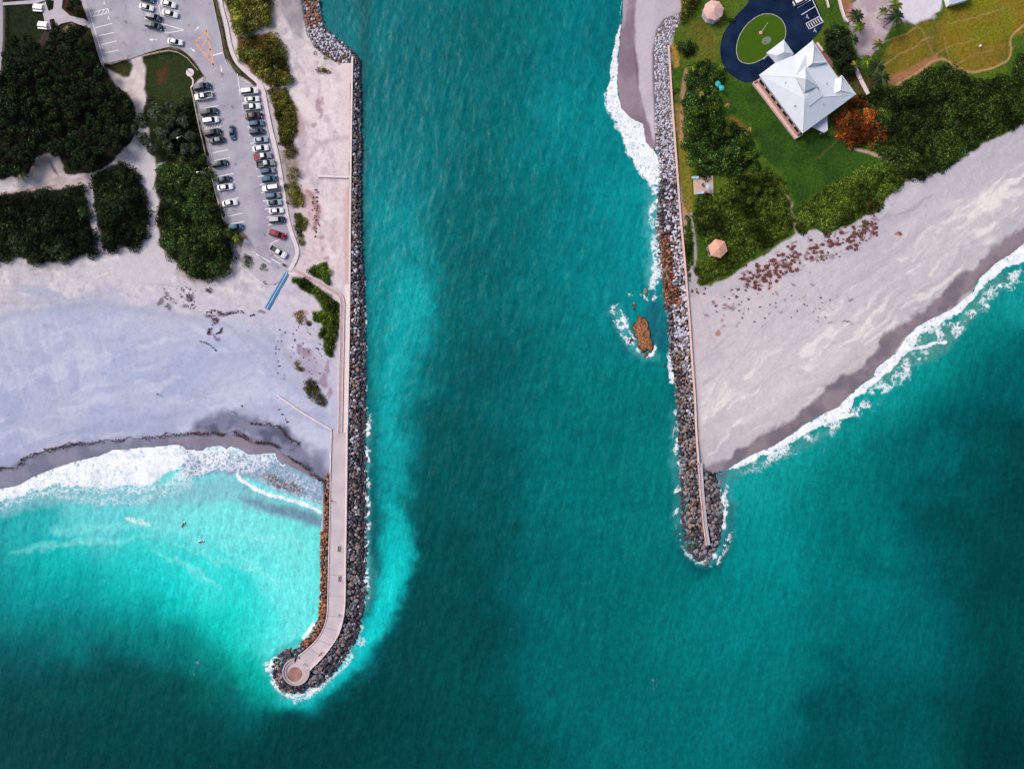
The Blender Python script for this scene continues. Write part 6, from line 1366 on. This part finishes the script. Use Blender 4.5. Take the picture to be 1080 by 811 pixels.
# roof corner at the top edge, right
g = thing('beach_cabin', 'small white cabin cut by the top edge at the right', 'cabin', P(1011, -3, 0)); q = MB(); c = P(1012, -4, 2.4); q.box((0, 0, 1.15), (5.6, 2.6, 2.5)); a = q.build('wall', M['white'], g); a.rotation_euler.z = .28
rf = MB(); rf.add([(-3.1,-1.7,2.4),(3.1,-1.7,2.4),(3.1,0,3.0),(-3.1,0,3.0),(3.1,1.7,2.4),(-3.1,1.7,2.4),(-3.1,-1.7,2.3),(3.1,-1.7,2.3),(3.1,1.7,2.3),(-3.1,1.7,2.3)], [(0,1,2,3),(3,2,4,5),(0,6,7,1),(4,8,9,5),(6,9,8,7),(0,3,5,9,6),(1,7,8,4,2)]); a = rf.build('roof', mat('pale_blue_white_roof', alb((214,226,240), .8), .5), g); a.rotation_euler.z = .28; g.location = (c.x, c.y, 0)
# boulders by the golf green and ball marker
for x, y, r, lb in ((1034,48.7,.35,'single white marker ball on the rough yellow turf'),):
    q = bmesh.new(); bmesh.ops.create_icosphere(q, subdivisions=2, radius=r); me = bpy.data.meshes.new('marker_ball'); q.to_mesh(me); q.free(); me.materials.append(WM); o = bpy.data.objects.new('marker_ball', me); COL.objects.link(o); c = P(x, y, .2); o.location = (c.x, c.y, .15); tag(o, lb, 'marker ball')
# ================================================================== fences
def fence(pts, label, h=.9, step=2.4, m=None, gaps=(), rails=(.45, .85), name='rail_fence'):
    m = m or M['wood']; Wp = [P(x, y, .5) for x, y in pts]; g = thing(name, label, 'fence', (Wp[0].x, Wp[0].y, 0)); L = 0; posts = []; prev = None
    for i in range(len(Wp)-1):
        a, b = Wp[i], Wp[i+1]; seg = (b-a).length; n = max(1, round(seg/step))
        for k in range(n): posts.append(a+(b-a)*(k/n))
    posts.append(Wp[-1])
    for i, p in enumerate(posts):
        q = MB(); q.box((p.x, p.y, h/2-.1), (.13, .13, h+.2)); attach(q.build('post', m), g)
        if i < len(posts)-1 and i not in gaps:
            q = MB()
            for z in rails:
                d = posts[i+1]-p; rz = math.atan2(d.y, d.x); c = (p+posts[i+1])/2; q.box((c.x, c.y, z), (d.length-.13, .15, .13), rz)
            attach(q.build('rail', m), g)
fence([(110,67.6),(135,62)], 'short timber rail fence below the upper lot, left of the sand path')
fence([(150.5,59.5),(168,55.5),(178,54),(188,56),(198,62),(209,75)], 'timber rail fence curving along the island lawn right of the sand path')
fence([(201.5,93),(204,103),(209.5,131),(217,163),(226,197),(233,224),(238,240)], 'long timber rail fence behind the left parking row', step=3)
fence([(5,8),(5,35),(4,60),(1,84)], 'dark weathered fence down the left side of the corner lawn', step=3, m=M['darkwood'])
fence([(-2,206),(22,201.5),(45,197.5)], 'thin low rope and post fence beside the sand clearing', h=.6, rails=(.5,), m=M['wood'])
fence([(228,0),(233,28),(237,50),(243,66),(254,78)], 'dark slim fence in the verge right of the car park', h=.8, step=3, m=M['darkwood'], rails=(.7,))
# ================================================================== small things on the left
BLUE = mat('blue_beach_mat', alb((40,122,180), .9), .85, .08, 2)
g = thing('beach_mat', 'blue twin strip access mat rolled out across the sand', 'access mat', P(292, 308, 0))
for off in (-1.55, 1.55):
    dx, dy = off*.87, off*.5
    attach(ribbon('mat_strip', [(302.5+dx,288.5+dy),(281+dx,326+dy)], 1.4, .05, -.3, BLUE), g)
attach(ribbon('mat_centre', [(302.3,288.8),(281.2,325.6)], .9, .035, -.3, mat('pale_mat_centre', alb((176,206,226), .8), .85)), g)
def picnic(x, y, rz, label):
    p = P(x, y, .6); g = thing('picnic_table', label, 'picnic table', (p.x, p.y, .06), math.radians(rz), 'picnic tables at the top left'); tm = M['white']
    for nm, yy, z, w in (('tabletop', 0, .74, .95), ('bench', -.86, .45, .42), ('bench', .86, .45, .42)):
        q = MB()
        for k in range(3 if nm == 'tabletop' else 1): q.box((0, yy+((k-1)*w/3 if nm == 'tabletop' else 0), z), (2.6, (w/3-.03) if nm == 'tabletop' else w, .06))
        q.build(nm, tm, g)
    for s in (-.9, .9):
        q = MB(); q.box((s, 0, .40), (.08, 1.8, .07)); q.box((s, -.3, .36), (.07, .08, .72)); q.box((s, .3, .36), (.07, .08, .72)); q.build('frame', M['darkwood'], g)
picnic(39.5,8.2,-4,'white picnic table on the upper pad of the branching footpath'); picnic(44.5,26.8,-6,'white picnic table on the lower pad of the branching footpath')
g = thing('beach_shower', 'round white shower pad with dark post at the tip of the island lawn', 'shower', P(200.5, 77, 0))
q = MB(); q.disc((0, 0, 0), 1.15, -.1, .10, 24); q.build('pad', M['cap'], g); q = MB(); q.bar((0, 0, .1), (0, 0, 1.9), .10, 10); q.disc((0, 0, 0), .22, 1.9, 2.0, 12); q.build('post', M['dark'], g)
o = ribbon('path', smooth([(200.5,80),(203.5,85),(203,90),(201,93)], False), 1.6, .06, -.2, M['concrete']); tag(o, 'thin concrete path from the shower pad', kind='structure')
def bench(x, y, rz, label, m=None):
    p = P(x, y, .4); g = thing('bench', label, 'bench', (p.x, p.y, .12), math.radians(rz), 'benches'); m = m or M['wood']
    q = MB(); q.box((0, 0, .44), (1.6, .42, .06)); q.build('seat', m, g); q = MB(); q.box((0, .22, .70), (1.6, .05, .42)); q.build('backrest', m, g)
    for s in (-.65, .65): q = MB(); q.box((s, 0, .2), (.07, .38, .42)); q.build('leg', M['dark'], g)
bench(357.5,578.5,90,'weathered bench on the left jetty deck, upper one'); bench(358.2,610,90,'weathered bench on the left jetty deck, lower one')
def lamp(x, y, rz, label, h=6):
    p = P(x, y, 0); g = thing('street_lamp', label, 'street lamp', (p.x, p.y, 0), math.radians(rz), 'street lamps round the car park'); q = MB(); q.bar((0, 0, -.1), (0, 0, h), .08, 8, .05); q.build('pole', M['concrete2'], g); q = MB(); q.bar((0, 0, h), (1.1, 0, h+.15), .04, 6); q.build('arm', M['concrete2'], g); q = MB(); q.box((1.3, 0, h+.14), (.6, .26, .12)); q.build('lamp_head', M['white'], g)
lamp(222.5,187.5,190,'grey street lamp behind the middle of the left parking row'); lamp(202,151,205,'grey street lamp standing in the scrub left of the parking row')
# wheel stops in the empty bays
for x, y in ((210.5,115),(223.5,160),(225.3,169),(229.5,186),(235,209),(238.5,222),(240,231)):
    q = MB(); q.box((0, 0, .07), (.16, 1.7, .12), taper=.85); c = P(x-1.5, y-2.6, 0); o = q.build('wheel_stop', M['curb'], None, (c.x, c.y, .02)); o.rotation_euler.z = .2; tag(o, 'low concrete wheel stop at the head of an empty bay in the left row', 'wheel stop', 'wheel stops in the left row')
for x, y, lb in ((303,214,'slim grey litter bin on the grey strip beside the walkway'),(299,279.3,'small dark litter bin at the walkway lower end')):
    c = P(x, y, .5); g = thing('litter_bin', lb, 'litter bin', (c.x, c.y, .02)); q = MB(); q.disc((0, 0, 0), .30, 0, .85, 14, r2=.33); q.build('body', M['dark'], g); q = MB(); q.disc((0, 0, 0), .35, .85, .95, 14, r2=.2); q.build('lid', M['darkwood'], g)
# ================================================================== people
def person_mesh(name, pose):
    J = {'walk': dict(pel=(0,0,.95), ch=(.02,0,1.32), nk=(.02,0,1.52), hd=(.04,0,1.68), ls=(.0,.19,1.43), le=(-.10,.24,1.16), lh=(.02,.24,.93), rs=(.0,-.19,1.43), re=(.10,-.24,1.16), rh=(.24,-.22,.97), lk=(.16,.10,.50), lf=(.10,.10,.07), lt=(.30,.11,.03), rk=(-.02,-.10,.50), rf=(-.26,-.10,.10), rt=(-.10,-.11,.03), lhp=(.02,.10,.90), rhp=(.0,-.10,.90)),
         'prone': dict(pel=(-.05,0,.20), ch=(.34,0,.24), nk=(.54,0,.32), hd=(.70,0,.38), ls=(.46,.19,.26), le=(.60,.36,.18), lh=(.82,.34,.10), rs=(.46,-.19,.26), re=(.60,-.36,.18), rh=(.82,-.34,.10), lk=(-.50,.11,.16), lf=(-.90,.12,.14), lt=(-1.06,.13,.11), rk=(-.50,-.11,.16), rf=(-.90,-.12,.14), rt=(-1.06,-.13,.11), lhp=(-.12,.10,.19), rhp=(-.12,-.10,.19))}[pose]
    rad = dict(pel=.145, ch=.165, nk=.06, hd=.105, ls=.07, le=.045, lh=.035, rs=.07, re=.045, rh=.035, lk=.065, lf=.045, lt=.035, rk=.065, rf=.045, rt=.035, lhp=.10, rhp=.10)
    ks = list(J); ed = [('pel','ch'),('ch','nk'),('nk','hd'),('ch','ls'),('ls','le'),('le','lh'),('ch','rs'),('rs','re'),('re','rh'),('pel','lhp'),('lhp','lk'),('lk','lf'),('lf','lt'),('pel','rhp'),('rhp','rk'),('rk','rf'),('rf','rt')]
    me = bpy.data.meshes.new(name); me.from_pydata([J[k] for k in ks], [(ks.index(a), ks.index(b)) for a, b in ed], []); o = bpy.data.objects.new(name, me); COL.objects.link(o)
    sk_ = o.modifiers.new('skin', 'SKIN'); 
    for i, k in enumerate(ks): me.skin_vertices[0].data[i].radius = (rad[k],)*2
    me.skin_vertices[0].data[0].use_root = True
    o.modifiers.new('sub', 'SUBSURF').levels = 1; o.modifiers['sub'].render_levels = 1; return o, J
def pmat(nm, legs, shirt, skin=(.45,.26,.18), pose='walk'):
    m = bpy.data.materials.new(nm); m.use_nodes = True; nt = m.node_tree; b = nt.nodes['Principled BSDF']; b.inputs['Roughness'].default_value = .8
    tc = nd(nt, 'ShaderNodeTexCoord'); sp_ = nd(nt, 'ShaderNodeSeparateXYZ'); nt.links.new(tc.outputs['Object'], sp_.inputs[0]); mr = nd(nt, 'ShaderNodeMapRange'); r = nd(nt, 'ShaderNodeValToRGB'); r.color_ramp.interpolation = 'CONSTANT'
    nt.links.new(sp_.outputs['Z' if pose == 'walk' else 'X'], mr.inputs['Value']); mr.inputs['From Min'].default_value = 0 if pose == 'walk' else -1.1; mr.inputs['From Max'].default_value = 1.8 if pose == 'walk' else .8
    nt.links.new(mr.outputs[0], r.inputs['Fac']); nt.links.new(r.outputs['Color'], b.inputs['Base Color'])
    stops = [(0, (.05,.04,.04)), (.05, skin), (.22, legs), (.55, shirt), (.83, skin), (.935, (.04,.025,.02))]
    e = r.color_ramp.elements
    for i, (p, c) in enumerate(stops):
        el = e[i] if i < 2 else e.new(p); el.position = p; el.color = (*c, 1)
    return m
for i, (x, y, rz, zb, lg, sh, lb) in enumerate([(338.8,688.5,210,.12,(.04,.05,.10),(.40,.05,.08),'person in a red top walking on the bend of the left jetty'),
 (357.6,649,100,.12,(.05,.05,.06),(.05,.42,.36),'person in a turquoise top on the left jetty above the bend'),
 (337,691,150,.12,(.10,.09,.10),(.08,.07,.12),'person in dark clothes beside the red top walker on the left jetty'),
 (349.5,528.5,80,.12,(.04,.05,.09),(.06,.07,.12),'person in dark clothes by the left edge of the jetty'),
 (320.2,701,30,.16,(.4,.4,.42),(.6,.6,.62),'person in white at the opening of the round lookout'),
 (165.5,416,20,-.25,(.30,.10,.12),(.55,.25,.25),'person in pink standing alone on the left beach'),
 (292.7,186.5,95,.10,(.04,.04,.05),(.05,.05,.08),'person in black walking on the white footpath by the car park'),
 (243.5,434,0,-.35,(.6,.6,.62),(.7,.7,.72),'person in white near the dark wet sand patch')]):
    o, J = person_mesh('person', 'walk'); o.data.materials.append(pmat('clothes', lg, sh)); p = P(x, y, 1.0); o.location = (p.x, p.y, zb); o.rotation_euler.z = math.radians(rz); tag(o, lb, 'person')
for x, y, rz, lb1, lb2 in ((193.2,553,60,'surfer in a dark wetsuit lying on a board, left of two in the bay','white surfboard under the left of two surfers'),(212,571,20,'surfer in a dark wetsuit lying on a board, right of two in the bay','white surfboard under the right of two surfers')):
    o, J = person_mesh('person', 'prone'); o.data.materials.append(pmat('wetsuit', (.02,.02,.03), (.02,.025,.04), pose='prone')); p = P(x, y, WZ); o.location = (p.x, p.y, WZ+.14); o.rotation_euler.z = math.radians(rz); tag(o, lb1, 'person')
    q = MB(); n = 20; vs = []
    for z, k in ((.0, .9), (.06, 1), (.11, .94)):
        for i in range(n):
            a = 2*math.pi*i/n; xx = 1.15*math.cos(a); vs.append((xx*k, .30*math.sin(a)*k*(1-.25*max(0, math.cos(a))**2), z+.06*max(0, math.cos(a))**3))
    fs = [(l*n+i, l*n+(i+1) % n, (l+1)*n+(i+1) % n, (l+1)*n+i) for l in (0, 1) for i in range(n)]+[tuple(range(n))[::-1], tuple(range(2*n, 3*n))]; q.add(vs, fs)
    b_ = q.build('surfboard', M['white'], None, (p.x, p.y, WZ+.12)); b_.rotation_euler.z = math.radians(rz); tag(b_, lb2, 'surfboard')
# ================================================================== camera, light, world
cam = bpy.data.cameras.new('camera'); co = bpy.data.objects.new('camera', cam); COL.objects.link(co)
cam.sensor_width = 36; cam.lens = 36*H/(1080*S); cam.clip_end = 6000; co.location = (0, 0, H); co.rotation_euler = (0, 0, 0); SC.camera = co
EL, AZ = 48, 300      # sun elevation, compass azimuth (clockwise from +Y)
sd = Vector((math.sin(math.radians(AZ))*math.cos(math.radians(EL)), math.cos(math.radians(AZ))*math.cos(math.radians(EL)), math.sin(math.radians(EL))))
sun = bpy.data.lights.new('sun', 'SUN'); sun.energy = 1.35; sun.angle = math.radians(22); sun.color = (1, .90, .80)
so = bpy.data.objects.new('sun', sun); COL.objects.link(so); so.rotation_euler = sd.to_track_quat('Z', 'Y').to_euler(); so.location = (0, 0, 60)
w = bpy.data.worlds.new('World'); SC.world = w; w.use_nodes = True; nt = w.node_tree
sk = nd(nt, 'ShaderNodeTexSky'); sk.sky_type = 'NISHITA'; sk.sun_disc = False; sk.sun_elevation = math.radians(EL); sk.sun_rotation = math.radians(AZ); sk.dust_density = 4; sk.air_density = 1; sk.ozone_density = 1
bg = nt.nodes['Background']; nt.links.new(sk.outputs[0], bg.inputs[0]); bg.inputs[1].default_value = .1
SC.view_settings.view_transform = 'Standard'; SC.view_settings.look = 'None'; SC.view_settings.gamma = 1; SC.view_settings.exposure = EXPO
SC.render.engine = 'CYCLES'; SC.cycles.use_denoising = True; SC.cycles.max_bounces = 5
